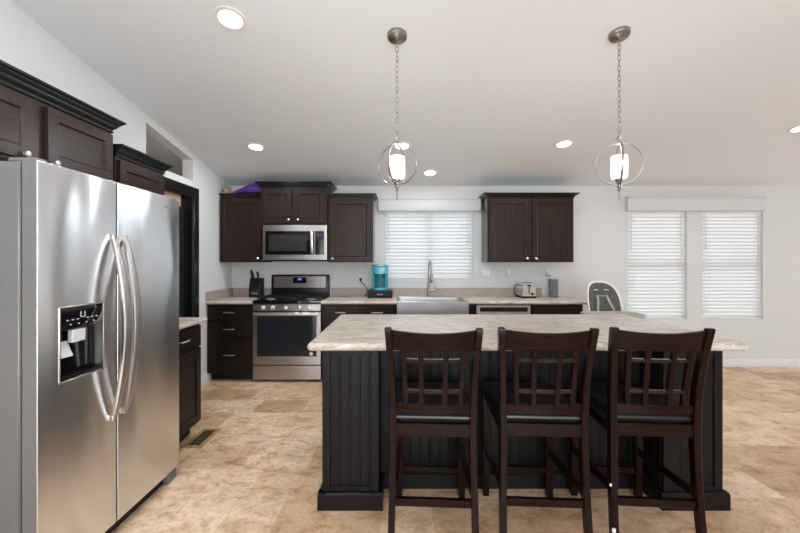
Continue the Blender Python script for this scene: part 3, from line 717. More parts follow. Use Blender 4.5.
for x, y in ((RX0 + 0.147, RY + 0.14), (RX0 + 0.147, RY + 0.39), (RX1 - 0.147, RY + 0.14), (RX1 - 0.147, RY + 0.39), ((RX0 + RX1) / 2, RY + 0.26)):
    MB().lathe([(0.05, 0), (0.046, 0.008), (0.034, 0.010), (0.034, 0.016), (0.0, 0.018)], (x, y, 0.913), 20).build('burner', M_GREY, rg, world=True)
bgx0, bgx1 = RX0 + 0.012, RX1 - 0.016
MB().hexa([(bgx0, YB - 0.085, 0.88), (bgx1, YB - 0.085, .88), (bgx1, YB - .012, .88), (bgx0, YB - .012, .88), (bgx0, YB - .07, 1.185), (bgx1, YB - .07, 1.185), (bgx1, YB - .012, 1.185), (bgx0, YB - .012, 1.185)]).build('backguard', M_BLACK, rg, 0.008, 2, world=True)
def bgy(z): return YB - 0.085 + (z - 0.88) / 0.305 * 0.015
MB().hexa([(bgx0 + .035, bgy(1.02) - .006, 1.02), (bgx1 - .04, bgy(1.02) - .006, 1.02), (bgx1 - .04, bgy(1.02) + .004, 1.02), (bgx0 + .035, bgy(1.02) + .004, 1.02), (bgx0 + .035, bgy(1.165) - .006, 1.165), (bgx1 - .04, bgy(1.165) - .006, 1.165), (bgx1 - .04, bgy(1.165) + .004, 1.165), (bgx0 + .035, bgy(1.165) + .004, 1.165)]).build('steel_panel', M_STEELX, rg, 0.003, world=True)
cx = (bgx0 + bgx1) / 2 - 0.003
dp = MB().box(cx - 0.085, cx + 0.085, bgy(1.11) - 0.010, bgy(1.11), 1.077, 1.15).build('display', M_GLOSSBLK, rg, 0.002, world=True)
MB().box(cx - 0.03, cx + 0.03, bgy(1.11) - 0.0112, bgy(1.11) - 0.009, 1.108, 1.145).build('clock_window', M_BLUEBG, dp, world=True)
text('clock_digits', '8:08', 0.024, (cx, bgy(1.11) - 0.0116, 1.127), (R(90), 0, 0), M_BLUE, dp, 0.0003)
text('badge', 'Whirlpool', 0.016, (cx, bgy(1.05) - 0.0064, 1.05), (R(86), 0, 0), M_BADGE, rg)

# ------------------------------------------------------------------ wall cabinets on the back wall
UD = 0.325
cb = cabinet('wall_cabinet', 'dark single-door wall cabinet in the corner left of the microwave', BACK, XL + 0.005, -1.648, 1.343, 2.115, UD, M_ESP)
door(cb, BACK, XL + 0.012, -1.656, 1.35, 2.10, UD, M_ESP, (-1.695, 1.388))
cr = MB(); crown(cr, BACK, XL + 0.03, -1.648, UD, crown_prof(2.115, 0.05, 0.028), True, False); cr.build('crown_moulding', M_BLKTRIM, cb, world=True, angle=25)
cb = cabinet('wall_cabinet', 'short taller-set wall cabinet with two doors above the microwave', BACK, -1.645, -0.866, 1.785, 2.225, 0.38, M_ESP)
door(cb, BACK, -1.625, -1.275, 1.80, 2.205, 0.38, M_ESP, (-1.312, 1.845)); door(cb, BACK, -1.238, -0.888, 1.80, 2.205, 0.38, M_ESP, (-1.20, 1.845))
cr = MB(); crown(cr, BACK, -1.645, -0.866, 0.38, crown_prof(2.222, 0.068, 0.06), True, True); cr.build('crown_moulding', M_BLKTRIM, cb, world=True, angle=25)
cb = cabinet('wall_cabinet', 'dark single-door wall cabinet between microwave and sink window', BACK, -0.863, -0.325, 1.343, 2.115, UD, M_ESP)
door(cb, BACK, -0.845, -0.34, 1.35, 2.10, UD, M_ESP, (-0.805, 1.388))
cr = MB(); crown(cr, BACK, -0.863, -0.325, UD, crown_prof(2.115, 0.05, 0.04), False, True); cr.build('crown_moulding', M_BLKTRIM, cb, world=True, angle=25)
mb = MB(); mbox(mb, BACK, -0.3245, -0.3225, 1.345, 2.113, 0.004, UD - 0.002); mb.build('end_panel', M_ENDP, cb, world=True)
cb = cabinet('wall_cabinet', 'dark two-door wall cabinet alone between the windows', BACK, 1.052, 2.085, 1.343, 2.115, UD, M_ESP)
door(cb, BACK, 1.068, 1.553, 1.35, 2.10, UD, M_ESP, (1.515, 1.388)); door(cb, BACK, 1.584, 2.069, 1.35, 2.10, UD, M_ESP, (1.622, 1.388))
cr = MB(); crown(cr, BACK, 1.052, 2.085, UD, crown_prof(2.115, 0.055, 0.055), True, True); cr.build('crown_moulding', M_BLKTRIM, cb, world=True, angle=25)
mb = MB(); mbox(mb, BACK, 1.0495, 1.0515, 1.345, 2.113, 0.004, UD - 0.002); mb.build('end_panel', M_ENDP, cb, world=True)
# microwave
mw = thing('microwave', 'stainless over-the-range microwave with dark glass door', 'microwave', (-1.244, YB, 1.357))
mx0, mx1, mz0, mz1 = -1.623, -0.866, 1.357, 1.783; MD = 0.375
mb = MB(); mbox(mb, BACK, mx0, mx1, mz0, mz1, 0.002, MD); mb.build('body', M_BLACK, mw, 0.003, world=True)
mb = MB(); slab(mb, BACK, mx0, mx1, mz0 + 0.012, mz1, MD, 0.02); md = mb.build('front_panel', M_STEELX, mw, world=True)
mb = MB(); slab(mb, BACK, mx0 + 0.03, mx1 - 0.145, mz0 + 0.075, mz1 - 0.072, MD + 0.018, 0.008); dg = mb.build('door_glass', M_GLOSSBLK, mw, world=True)
mb = MB(); slab(mb, BACK, mx0 + 0.07, mx1 - 0.235, mz0 + 0.115, mz1 - 0.11, MD + 0.0255, 0.001); mb.build('door_mesh', plain('microwave_mesh', (0.022, 0.024, 0.024), 0.25, nscale=500, var=0.4), dg, world=True)
mb = MB(); slab(mb, BACK, mx1 - 0.138, mx1 - 0.032, mz0 + 0.075, mz1 - 0.072, MD + 0.018, 0.008); cp = mb.build('control_panel', M_GLOSSBLK, mw, world=True)
mb = MB(); mbox(mb, BACK, mx1 - 0.11, mx1 - 0.055, mz1 - 0.135, mz1 - 0.105, MD + 0.025, MD + 0.027); mb.build('display', M_BLUEBG, cp, world=True)
mb = MB()
for i in range(3):
    for j in range(5): mbox(mb, BACK, mx1 - 0.118 + i * 0.028, mx1 - 0.100 + i * 0.028, mz0 + 0.095 + j * 0.028, mz0 + 0.111 + j * 0.028, MD + 0.0255, MD + 0.0268)
mb.build('keypad', M_MATBLACK, cp, world=True)
hb = MB(); hx = mx1 - 0.172
hb.sweep([(hx, YB - MD - 0.028 - 0.026 * math.sin(PI * t), mz0 + 0.08 + t * (mz1 - mz0 - 0.16)) for t in [i / 12 for i in range(13)]], 0.034, 0.014, up=(0, -1, 0)); hb.build('door_handle', M_NICKEL, dg, 0.004, 2, world=True)
mb = MB(); mbox(mb, BACK, mx0 + 0.05, mx1 - 0.05, mz0 - 0.004, mz0 + 0.01, 0.06, MD - 0.03); mb.build('vent_grille', M_MATBLACK, mw, world=True)

# ------------------------------------------------------------------ things on top of the corner cabinet
def blob(rx, ry, rz, c, seed, rough=0.25, nu=28, nv=16, flat=0.0, pinch=0):
    mb = MB(); rings = []
    for j in range(nv + 1):
        ph = -PI / 2 + PI * j / nv; ring = []
        for i in range(nu):
            th = 2 * PI * i / nu
            d = Vector((math.cos(ph) * math.cos(th), math.cos(ph) * math.sin(th), math.sin(ph)))
            s = 1 + rough * noise.noise(d * 2.1 + Vector((seed, 0, 0))) + rough * 0.4 * noise.noise(d * 6 + Vector((0, seed, 0)))
            p = Vector((d.x * rx, d.y * ry, d.z * rz)) * s
            if p.z < -flat * rz: p.z = -flat * rz
            ring.append((p.x + c[0], p.y + c[1], p.z + c[2] + flat * rz))
        rings.append(ring)
    return mb.loft(rings, True, True)
tz = 2.166
# purple bag: a slack fabric wedge, high beside the tall cabinet and trailing to the left
bg_ = thing('fabric_bag', 'slack purple fabric bag on top of the corner wall cabinet', 'bag', (-1.82, 4.62, tz))
mb = MB(); rings = []
prof = [(-2.04, 0.006, 0.06), (-2.02, 0.024, 0.09), (-1.97, 0.055, 0.11), (-1.89, 0.10, 0.12), (-1.81, 0.135, 0.125), (-1.74, 0.145, 0.125), (-1.69, 0.13, 0.12), (-1.665, 0.09, 0.11), (-1.655, 0.03, 0.10)]
for k, (x, h, hw) in enumerate(prof):
    ring = []
    for i in range(20):
        a = 2 * PI * i / 20; s = math.sin(a); wob = 1 + 0.10 * noise.noise(Vector((x * 14, a * 1.3, 3.1)))
        ring.append((x + 0.012 * noise.noise(Vector((a, x * 8, 1))), 4.62 + hw * math.copysign(abs(math.cos(a)) ** 0.8, math.cos(a)) * wob, tz + max(0.0, h * (0.5 + 0.5 * s)) * wob if s > -0.98 else tz))
    rings.append(ring)
mb.loft(rings, True, True); mb.build('bag_body', M_PURPLE, bg_, world=True, angle=60)
MB().tube([(-2.03, 4.535, tz + 0.008), (-1.96, 4.505, tz + 0.012), (-1.88, 4.497, tz + 0.03), (-1.80, 4.494, tz + 0.018), (-1.72, 4.496, tz + 0.03), (-1.67, 4.51, tz + 0.02)], 0.006, 8).build('bag_seam', M_PURPLE, bg_, world=True)
bn = thing('gift_bundle', 'small floral-wrapped bundle in the corner beside the purple bag', 'bundle', (-2.11, 4.56, tz))
blob(0.056, 0.06, 0.046, (-2.102, 4.565, tz), 4.0, 0.35, flat=0.6).build('wrapping', M_BUNDLE, bn, world=True, angle=60)
rb = MB().tube([(-2.13, 4.545, tz + 0.045), (-2.11, 4.53, tz + 0.058), (-2.085, 4.535, tz + 0.052), (-2.07, 4.55, tz + 0.05)], 0.006, 8); rb.tube([(-2.14, 4.56, tz + 0.02), (-2.145, 4.55, tz + 0.06)], [0.007, 0.003], 6); rb.build('ribbon', plain('pink_ribbon', (0.55, 0.34, 0.27), 0.5), bn, world=True)

# ------------------------------------------------------------------ small things on the worktops
kx, ky = -1.79, 4.68
kb = thing('knife_block', 'black knife block with black-handled knives left of the range', 'knife block', (kx, ky, CZ1))
MB().prism([(ky + 0.06, CZ1), (ky - 0.07, CZ1), (ky - 0.065, CZ1 + 0.10), (ky - 0.03, CZ1 + 0.235), (ky + 0.06, CZ1 + 0.235)], kx - 0.072, kx + 0.072, 'x').build('block', M_MATBLACK, kb, 0.004, 2, world=True)
for k in range(5):
    x = kx - 0.05 + k * 0.025
    MB().sweep([(x, ky - 0.066, CZ1 + 0.105), (x, ky - 0.052, CZ1 + 0.16), (x, ky - 0.036, CZ1 + 0.225)], 0.012, 0.012, up=(0, -1, 0.3)).build('steak_knife_handle', M_BLACK, kb, 0.003, world=True)
for x, h in ((kx - 0.055, 0.34), (kx - 0.04, 0.30), (kx + 0.02, 0.315)):
    MB().sweep([(x, ky, CZ1 + 0.22), (x, ky - 0.01, CZ1 + 0.28), (x - 0.002, ky - 0.025, CZ1 + h)], [0.016, 0.018, 0.022], [0.022, 0.026, 0.028], up=(0, -1, 0)).build('knife_handle', M_BLACK, kb, 0.004, 2, world=True)
text('badge', 'NINJA', 0.026, (kx, ky - 0.0688, CZ1 + 0.05), (R(88), 0, 0), M_PRINT, kb)

# coffee maker standing on a pod drawer
px, py = -0.243, 4.655
pd = thing('pod_drawer', 'black coffee pod drawer under the teal coffee maker', 'drawer box', (px, py, CZ1))
MB().box(px - 0.15, px + 0.15, py - 0.125, py + 0.145, CZ1 + 0.006, CZ1 + 0.09).build('housing', M_BLACK, pd, 0.006, 2, world=True)
mb = MB().box(px - 0.14, px + 0.14, py - 0.132, py - 0.12, CZ1 + 0.014, CZ1 + 0.078); pdo = mb.build('drawer_front', M_MATBLACK, pd, 0.003, world=True)
text('badge', 'KEURIG', 0.02, (px, py - 0.1325, CZ1 + 0.046), (R(90), 0, 0), M_PRINT, pdo)
ft = MB()
for sx in (-1, 1):
    for sy in (-1, 1): ft.lathe([(0.012, 0), (0.012, 0.008)], (px + sx * 0.13, py + 0.01 + sy * 0.11, CZ1), 10)
ft.build('feet', M_MATBLACK, pd, world=True)
cz = CZ1 + 0.091
cm = thing('coffee_maker', 'teal single-serve coffee maker left of the sink', 'coffee maker', (px, py, cz))
def rrect(hx, y0, y1, r, n=5):
    out = []
    for cx_, cy_, a0 in ((hx - r, y0 + r, -PI / 2), (hx - r, y1 - r, 0), (-hx + r, y1 - r, PI / 2), (-hx + r, y0 + r, PI)):
        for k in range(n + 1): a = a0 + PI / 2 * k / n; out.append((cx_ + r * math.cos(a), cy_ + r * math.sin(a)))
    return out
def rl(mb, spec):
    rings = []
    for hx, y0, y1, r, z in spec: rings.append([(px + x, py + y, cz + z) for x, y in rrect(hx, y0, y1, r)])
    return mb.loft(rings, True, True)
rl(MB(), [(0.085, -0.10, 0.12, 0.04, 0.0), (0.088, -0.103, 0.12, 0.04, 0.02), (0.086, -0.10, 0.12, 0.04, 0.03)]).build('drip_base', M_TEAL, cm, world=True, angle=35)
rl(MB(), [(0.092, 0.01, 0.125, 0.04, 0.02), (0.095, 0.0, 0.128, 0.045, 0.15), (0.097, -0.01, 0.128, 0.045, 0.29)]).build('column', M_TEALD, cm, world=True, angle=35)
wl = MB()
for s in (-1, 1): wl.hexa([(px + s * .062, py - .10, cz + .03), (px + s * .09, py - .085, cz + .03), (px + s * .09, py + .02, cz + .03), (px + s * .062, py + .02, cz + .03), (px + s * .066, py - .105, cz + .21), (px + s * .094, py - .09, cz + .21), (px + s * .094, py + .02, cz + .21), (px + s * .066, py + .02, cz + .21)])
wl.build('side_cheek', M_TEAL, cm, 0.006, 2, world=True)
rl(MB(), [(0.096, -0.115, 0.128, 0.045, 0.20), (0.099, -0.118, 0.128, 0.045, 0.27), (0.097, -0.115, 0.128, 0.045, 0.30), (0.085, -0.10, 0.118, 0.04, 0.312)]).build('brew_head', M_TEAL, cm, world=True, angle=35)
hd_ = MB().tube([(px + 0.066 * math.cos(a), py - 0.085 - 0.045 * math.sin(a), cz + 0.300) for a in [PI * k / 10 for k in range(11)]], 0.009, 8); tag(hd_.build('lid_handle', M_NICKEL, cm, world=True), 'silver lid handle')
MB().lathe([(0.045, 0.2), (0.04, 0.16), (0.015, 0.15)], (px, py - 0.06, cz), 16).build('pod_holder', M_TEALD, cm, world=True)
ox, oz = -0.505, 1.145
cord = thing('power_cord', 'black power cord from wall outlet to teal coffee maker', 'cord', (ox, YB - 0.02, 1.0))
pc = MB(); pts = [(ox, YB - 0.03, 1.11), (ox + 0.015, YB - 0.045, 1.085), (ox + 0.06, YB - 0.06, 1.04), (ox + 0.085, YB - 0.065, 1.0), (ox + 0.08, YB - 0.06, 0.955), (ox + 0.065, YB - 0.055, 0.925), (ox + 0.10, YB - 0.04, 0.915), (ox + 0.14, YB - 0.035, 0.916)]
sp = []
for i in range(len(pts) - 1):
    p0, p1, p2, p3 = [Vector(pts[max(0, min(len(pts) - 1, j))]) for j in (i - 1, i, i + 1, i + 2)]
    for k in range(6):
        t = k / 6; sp.append(0.5 * ((2 * p1) + (p2 - p0) * t + (2 * p0 - 5 * p1 + 4 * p2 - p3) * t * t + (3 * p1 - p0 - 3 * p2 + p3) * t ** 3))
pc.tube(sp, 0.0042, 8).build('cable', M_BLACK, cord, world=True)
MB().box(ox - 0.014, ox + 0.014, YB - 0.045, YB - 0.011, 1.105, 1.14).build('plug', M_BLACK, cord, 0.005, 2, world=True)

def plate(label, x, z, wd, kind, name, cat):
    r = thing(name, label, cat, (x, YB, z))
    MB().box(x - wd / 2, x + wd / 2, YB - 0.007, YB - 0.0005, z - 0.057, z + 0.057).build('cover_plate', M_PLATE, r, 0.002, world=True)
    n = max(1, round(wd / 0.075))
    for k in range(n):
        xx = x + (k - (n - 1) / 2) * 0.046
        if kind == 'switch': MB().hexa([(xx - .016, YB - .013, z - .032), (xx + .016, YB - .013, z - .032), (xx + .016, YB - .006, z - .032), (xx - .016, YB - .006, z - .032), (xx - .016, YB - .008, z + .032), (xx + .016, YB - .008, z + .032), (xx + .016, YB - .006, z + .032), (xx - .016, YB - .006, z + .032)]).build('rocker', M_WHITE, r, 0.001, world=True)
        else:
            for dz in (-0.02, 0.02):
                q = MB().box(xx - .016, xx + .016, YB - .0095, YB - .006, z + dz - .014, z + dz + .014).build('socket', M_WHITE, r, 0.002, world=True)
                h = MB()
                for sx in (-0.006, 0.006): h.box(xx + sx - .0012, xx + sx + .0012, YB - .0099, YB - .009, z + dz - .004, z + dz + .006)
                h.build('slot', M_BLACK, q, world=True)
    return r
plate('white wall outlet beside the teal coffee maker', ox, oz, 0.078, 'outlet', 'wall_outlet', 'outlet')
plate('double white light switch right of the sink window', 1.108, 1.205, 0.118, 'switch', 'light_switch', 'switch')
plate('single white light switch above the toaster', 1.40, 1.215, 0.075, 'switch', 'light_switch', 'switch')
plate('white wall outlet with a plug-in gadget above the grey speaker', 1.898, 1.215, 0.075, 'outlet', 'wall_outlet', 'outlet')
plate('white wall outlet behind the black knife block', -1.885, 1.235, 0.075, 'outlet', 'wall_outlet', 'outlet')
pg = thing('plug_in_gadget', 'pale plug-in gadget in the outlet above the grey speaker', 'plug', (1.905, YB - 0.01, 1.18))
MB().box(1.88, 1.93, YB - 0.05, YB - 0.0105, 1.155, 1.205).build('adapter', M_LTGREY, pg, 0.006, 2, world=True)
MB().lathe([(0.016, -0.0), (0.016, -0.008), (0.0, -0.009)], (1.905, YB - 0.05, 1.172), 14, 'y').build('button', M_GREY, pg, world=True)

# toaster, seen end on
tx, ty = 1.555, 4.63
to = thing('toaster', 'stainless toaster standing on the worktop right of the sink', 'toaster', (tx, ty, CZ1))
def tsec(hw, y0, y1, z0, z1, r=0.03):
    pts = [(tx - hw, z0), (tx + hw, z0)]
    for k in range(6): a = PI / 2 * k / 5; pts.append((tx + hw - r + r * math.cos(a), z1 - r + r * math.sin(a)))
    for k in range(6): a = PI / 2 + PI / 2 * k / 5; pts.append((tx - hw + r + r * math.cos(a), z1 - r + r * math.sin(a)))
    return MB().prism(pts, y0, y1, 'y')
tsec(0.082, ty - 0.115, ty + 0.13, CZ1 + 0.022, CZ1 + 0.185).build('shell', M_CHROME, to, 0.003, world=True, angle=30)
tsec(0.086, ty - 0.125, ty + 0.14, CZ1 + 0.006, CZ1 + 0.024, 0.004).build('base', M_BLACK, to, 0.002, world=True)
MB().box(tx - 0.006, tx + 0.006, ty - 0.118, ty - 0.113, CZ1 + 0.06, CZ1 + 0.16).build('lever_slot', M_BLACK, to, world=True)
MB().box(tx - 0.02, tx + 0.02, ty - 0.137, ty - 0.117, CZ1 + 0.145, CZ1 + 0.162).build('lever', M_BLACK, to, 0.004, world=True)
MB().lathe([(0.016, 0), (0.014, -0.015), (0, -0.016)], (tx + 0.04, ty - 0.115, CZ1 + 0.05), 14, 'y').build('browning_dial', M_BLACK, to, world=True)
sl = MB()
for s in (-0.032, 0.032): sl.box(tx + s - 0.014, tx + s + 0.014, ty - 0.09, ty + 0.105, CZ1 + 0.184, CZ1 + 0.1865)
sl.build('bread_slot', M_BLACK, to, world=True)
ft = MB()
for sx in (-1, 1):
    for sy in (-1, 1): ft.lathe([(0.012, 0), (0.012, 0.007)], (tx + sx * 0.065, ty + sy * 0.1, CZ1), 10)
ft.build('feet', M_BLACK, to, world=True)
lp = MB().tube([(tx - 0.082, ty + 0.02, CZ1 + 0.15), (tx - 0.12, ty + 0.0, CZ1 + 0.155), (tx - 0.15, ty - 0.01, CZ1 + 0.12), (tx - 0.15, ty - 0.01, CZ1 + 0.08), (tx - 0.135, ty, CZ1 + 0.03), (tx - 0.11, ty + 0.01, CZ1 + 0.008), (tx - 0.088, ty + 0.02, CZ1 + 0.012)], 0.0055, 8); lp.build('cord_loop', M_BLACK, to, world=True)
spx, spy = 1.905, 4.66
so = thing('smart_speaker', 'grey fabric-covered cylinder speaker at the end of the worktop', 'speaker', (spx, spy, CZ1))
MB().lathe([(0.05, 0), (0.056, 0.004), (0.056, 0.218), (0.054, 0.224)], (spx, spy, CZ1), 28).build('fabric_sleeve', M_SPEAKER, so, world=True)
MB().lathe([(0.054, 0.224), (0.05, 0.231), (0.0, 0.233)], (spx, spy, CZ1), 28).build('top_ring', M_GREY, so, world=True)

# ------------------------------------------------------------------ island
IX0, IX1, IY0, IY1, IYR = -0.425, 1.765, 2.049, 3.08, 2.245
il = thing('kitchen_island', 'long charcoal kitchen island with beadboard panels and a plinth', 'island', (0.67, 2.5, 0))
cl0, cl1, cr0, cr1 = IX0, -0.116, 1.44, IX1
body = MB().box(IX0 + 0.012, IX1 - 0.012, IYR + 0.02, IY1, 0.012, 0.866); body.build('body', M_ISL, il, world=True)
def bead(F, u0, u1, v0, v1, d, pitch=0.055, groove=0.0022):
    """vertical tongue-and-groove boards: front sheet with V grooves"""
    us = [u0]; n = max(1, round((u1 - u0) / pitch)); p = (u1 - u0) / n
    prof = []
    for k in range(n):
        a = u0 + k * p
        prof += [(a, d - groove), (a + groove, d), (a + p - 0.013, d), (a + p - 0.011, d - groove * 0.8), (a + p - 0.009, d), (a + p - groove, d)]
    prof += [(u1, d - groove), (u1, d - 0.018), (u0, d - 0.018)]
    mb = MB(); mb.loft([[F(u, v0, dd) for u, dd in prof], [F(u, v1, dd) for u, dd in prof]]); return mb
IFR = lambda u, v, d: (u, IY0 - d, v)
IRC = lambda u, v, d: (u, IYR - d, v)
ILF = lambda u, v, d: (IX0 - d, u, v)
IRG = lambda u, v, d: (IX1 + d, u, v)
IBK = lambda u, v, d: (u, IY1 + d, v)
def frame_panel(F, u0, u1, v0, v1, st=0.045, rb=0.03, name='side_panel', dback=0.0):
    mb = MB()
    for a in ((u0, u0 + st, v0, v1), (u1 - st, u1, v0, v1), (u0 + st, u1 - st, v0, v0 + rb), (u0 + st, u1 - st, v1 - 0.03, v1)): mbox(mb, F, *a, -0.02, 0.0)
    o = mb.build(name, M_ISL, il, 0.002, world=True)
    bead(F, u0 + st, u1 - st, v0 + rb, v1 - 0.03, -0.008).build('beadboard', M_ISL, o, world=True)
    return o
for a, b in ((cl0, cl1), (cr0, cr1)):
    frame_panel(IFR, a, b, 0.09, 0.866, name='front_panel')
    MB().box(a + 0.005, b - 0.005, IY0 + 0.02, IYR + 0.02, 0.02, 0.866).build('pilaster', M_ISL, il, world=True)
bead(IRC, cl1 + 0.001, cr0 - 0.001, 0.09, 0.866, 0.0, 0.06).build('recessed_beadboard', M_ISL, il, world=True)
inl = lambda u, v, d: (cr0 - d, u, v)
bead(inl, IY0 + 0.02, IYR, 0.09, 0.866, 0.004, 0.06).build('inner_beadboard', M_ISL, il, world=True)
for F_, uu in ((ILF, 0), (IRG, 1)): frame_panel(F_, IY0 + 0.02, IY1, 0.09, 0.866, 0.07, 0.05, name='end_panel')
pl = MB()
def plinth(F, u0, u1): pl.loft([[F(u0, 0, -0.02), F(u1, 0, -0.02), F(u1, 0, 0.022), F(u0, 0, 0.022)], [F(u0, .082, -0.02), F(u1, .082, -0.02), F(u1, .082, 0.022), F(u0, .082, 0.022)], [F(u0, .092, -0.02), F(u1, .092, -0.02), F(u1, .092, 0.012), F(u0, .092, 0.012)]])
plinth(IFR, cl0 - 0.022, cl1 + 0.022); plinth(IFR, cr0 - 0.022, cr1 + 0.022); plinth(IRC, cl1, cr0)
plinth(ILF, IY0 - 0.02, IY1); plinth(IRG, IY0 - 0.02, IY1)
plinth(lambda u, v, d: (cl1 + d, u, v), IY0, IYR); plinth(lambda u, v, d: (cr0 - d, u, v), IY0, IYR)
pl.build('plinth', M_ISL, il, world=True)
for k in range(4):
    a = IX0 + 0.03 + k * 0.535; mb = MB(); shaker(mb, IBK, a, a + 0.52, 0.12, 0.84, 0.001); o = mb.build('door', M_ISL, il, world=True)
    c0 = IBK(a + (0.47 if k % 2 == 0 else 0.05), 0.76, 0.021)
    MB().lathe([(0.006, 0), (0.006, 0.012), (0.0145, 0.019), (0.0145, 0.025), (0.003, 0.03)], c0, 14, 'y').build('knob', M_KNOB, o, world=True)
# island top with rounded edge and corners
def rpoly(x0, x1, y0, y1, r, n=8):
    out = []
    for cx_, cy_, a0 in ((x1 - r, y0 + r, -PI / 2), (x1 - r, y1 - r, 0), (x0 + r, y1 - r, PI / 2), (x0 + r, y0 + r, PI)):
        for k in range(n + 1): a = a0 + PI / 2 * k / n; out.append((cx_ + r * math.cos(a), cy_ + r * math.sin(a)))
    return out
mb = MB(); rings = []; z0, z1 = 0.868, 0.913; rr_ = (z1 - z0) / 2
for k in range(9):
    a = -PI / 2 + PI * k / 8; i = rr_ * (1 - math.cos(a))
    rings.append([(x, y, (z0 + z1) / 2 + rr_ * math.sin(a)) for x, y in rpoly(-0.497 + i, 1.862 - i, 1.992 + i, 3.112 - i, max(0.006, 0.022 - i))])
mb.loft(rings, True, True); tag(mb.build('island_worktop', M_CTR, None, angle=50), 'large pale stone-look worktop covering the kitchen island', 'countertop')

# ------------------------------------------------------------------ counter chairs
def rear_y(z):
    pts = [(0, -0.262), (0.12, -0.242), (0.28, -0.222), (0.45, -0.211), (0.60, -0.206), (0.70, -0.210), (0.80, -0.219), (0.90, -0.234), (1.0, -0.256), (1.07, -0.275)]
    for (a, p), (b, q) in zip(pts, pts[1:]):
        if z <= b: return p + (q - p) * (z - a) / (b - a)
    return pts[-1][1]
def smooth_y(z): return (rear_y(max(0, z - 0.04)) + 2 * rear_y(z) + rear_y(min(1.07, z + 0.04))) / 4
HW = 0.206
def make_chair(label):
    t = thing('counter_chair', label, 'chair', group='counter chairs at the island')
    for s in (-1, 1):
        mb = MB(); rings = []
        zs = [0, 0.08, 0.18, 0.3, 0.42, 0.52, 0.60, 0.68, 0.76, 0.84, 0.92, 1.0, 1.046, 1.057]
        for z in zs:
            y = smooth_y(z) if z < 1.04 else rear_y(min(z, 1.07)); dp = 0.046 - 0.012 * abs(z - 0.6) / 0.6; wd = 0.030
            fl = -0.012 * max(0, (0.62 - abs(z - 0.55)) / 0.62) + 0.045 * max(0, z - 0.8)
            xo = s * (HW + fl); xi = xo - s * wd
            if z > 1.05: dp *= 0.7
            rings.append([(xi, y - dp / 2, z), (xo, y - dp / 2, z), (xo, y + dp / 2, z), (xi, y + dp / 2, z)])
        mb.loft(rings); mb.build('rear_leg', M_CHAIR, t, 0.003, angle=30)
        fx = s * 0.198
        mb = MB(); mb.loft([[(fx - s * w_, y0, z), (fx, y0, z), (fx, y1, z), (fx - s * w_, y1, z)] for z, w_, y0, y1 in ((0, 0.036, 0.227, 0.265), (0.30, 0.042, 0.222, 0.265), (0.605, 0.044, 0.22, 0.265))]); mb.build('front_leg', M_CHAIR, t, 0.003)
        mb = MB().sweep([(s * 0.175, smooth_y(0.30) + 0.015, 0.305), (s * 0.178, 0.228, 0.262)], 0.020, 0.034); mb.build('side_stretcher', M_CHAIR, t, 0.002)
        mb = MB().box(s * 0.178 - 0.011, s * 0.178 + 0.011, -0.19, 0.225, 0.555, 0.612); mb.build('side_apron', M_CHAIR, t, 0.002)
    ix = HW - 0.040
    MB().box(-ix - 0.004, ix + 0.004, -0.222, -0.198, 0.556, 0.613).build('rear_apron', M_CHAIRX, t, 0.002)
    MB().box(-0.16, 0.16, 0.235, 0.257, 0.555, 0.612).build('front_apron', M_CHAIRX, t, 0.002)
    ry = smooth_y(0.262)
    MB().box(-ix - 0.006, ix + 0.006, ry - 0.011, ry + 0.011, 0.245, 0.280).build('rear_stretcher', M_CHAIRX, t, 0.002)
    MB().box(-0.16, 0.16, 0.236, 0.256, 0.135, 0.170).build('foot_rail', M_CHAIRX, t, 0.002)
    # padded seat
    mb = MB(); rings = []
    for i, z in ((0.012, 0.612), (0.0, 0.620), (0.0, 0.636), (0.006, 0.648), (0.03, 0.656), (0.09, 0.661)):
        rings.append([(x, y, z) for x, y in rpoly(-0.208 + i, 0.208 - i, -0.205 + i * 1.0, 0.268 - i, max(0.004, 0.03 - i * 0.2), 5)])
    # notch the cushion between the rear posts
    mb.loft([[(max(-0.166, min(0.166, x)) if y < -0.17 else x, y, z) for x, y, z in r] for r in rings], True, True); mb.build('seat_cushion', M_LEATHER, t, angle=60)
    bow = lambda x: -0.026 * (1 - (x / 0.19) ** 2) + 0.004
    def rail(z0, z1, th, hw, name, dip=0.0, mat=M_CHAIRX):
        rings = []
        for k in range(17):
            x = -hw + 2 * hw * k / 16; d = dip * (1 - (x / hw) ** 2)
            ring = []
            for z, q in ((z0, -1), (z0, 1), (z1 - d, 1), (z1 - d, -1)): ring.append((x, smooth_y(z) + bow(x) + q * th / 2, z))
            rings.append(ring)
        return MB().loft(rings).build(name, mat, t, 0.002, angle=30)
    rail(0.953, 1.046, 0.024, HW - 0.022, 'top_rail', 0.012)
    rail(0.660, 0.702, 0.022, ix + 0.008, 'lower_rail')
    for z in (0.756, 0.900): rail(z, z + 0.016, 0.020, 0.138, 'cross_bar', 0.0, M_CHAIRB)
    for x in (-0.131, -0.055, 0.055, 0.131):
        mb = MB(); rings = []
        for z in [0.695 + (0.965 - 0.695) * k / 10 for k in range(11)]:
            y = smooth_y(z) + bow(x); k = 0.93 + 0.09 * (z - 0.695) / 0.28; xx = x * k
            rings.append([(xx - 0.0112, y - 0.012, z), (xx + 0.0112, y - 0.012, z), (xx + 0.0112, y + 0.009, z), (xx - 0.0112, y + 0.009, z)])
        mb.loft(rings).build('back_slat', M_CHAIR, t, 0.0015, angle=30)
    return t
ch = make_chair('dark slat-back counter chair nearest the refrigerator end of the island')
c2 = copy_tree(ch); c3 = copy_tree(ch)
c2['label'] = 'dark slat-back counter chair in the middle of the three'
c3['label'] = 'scuffed dark slat-back counter chair, rightmost of the three'
ch.location = (0.161, 1.915, 0); ch.rotation_euler.z = R(-3)
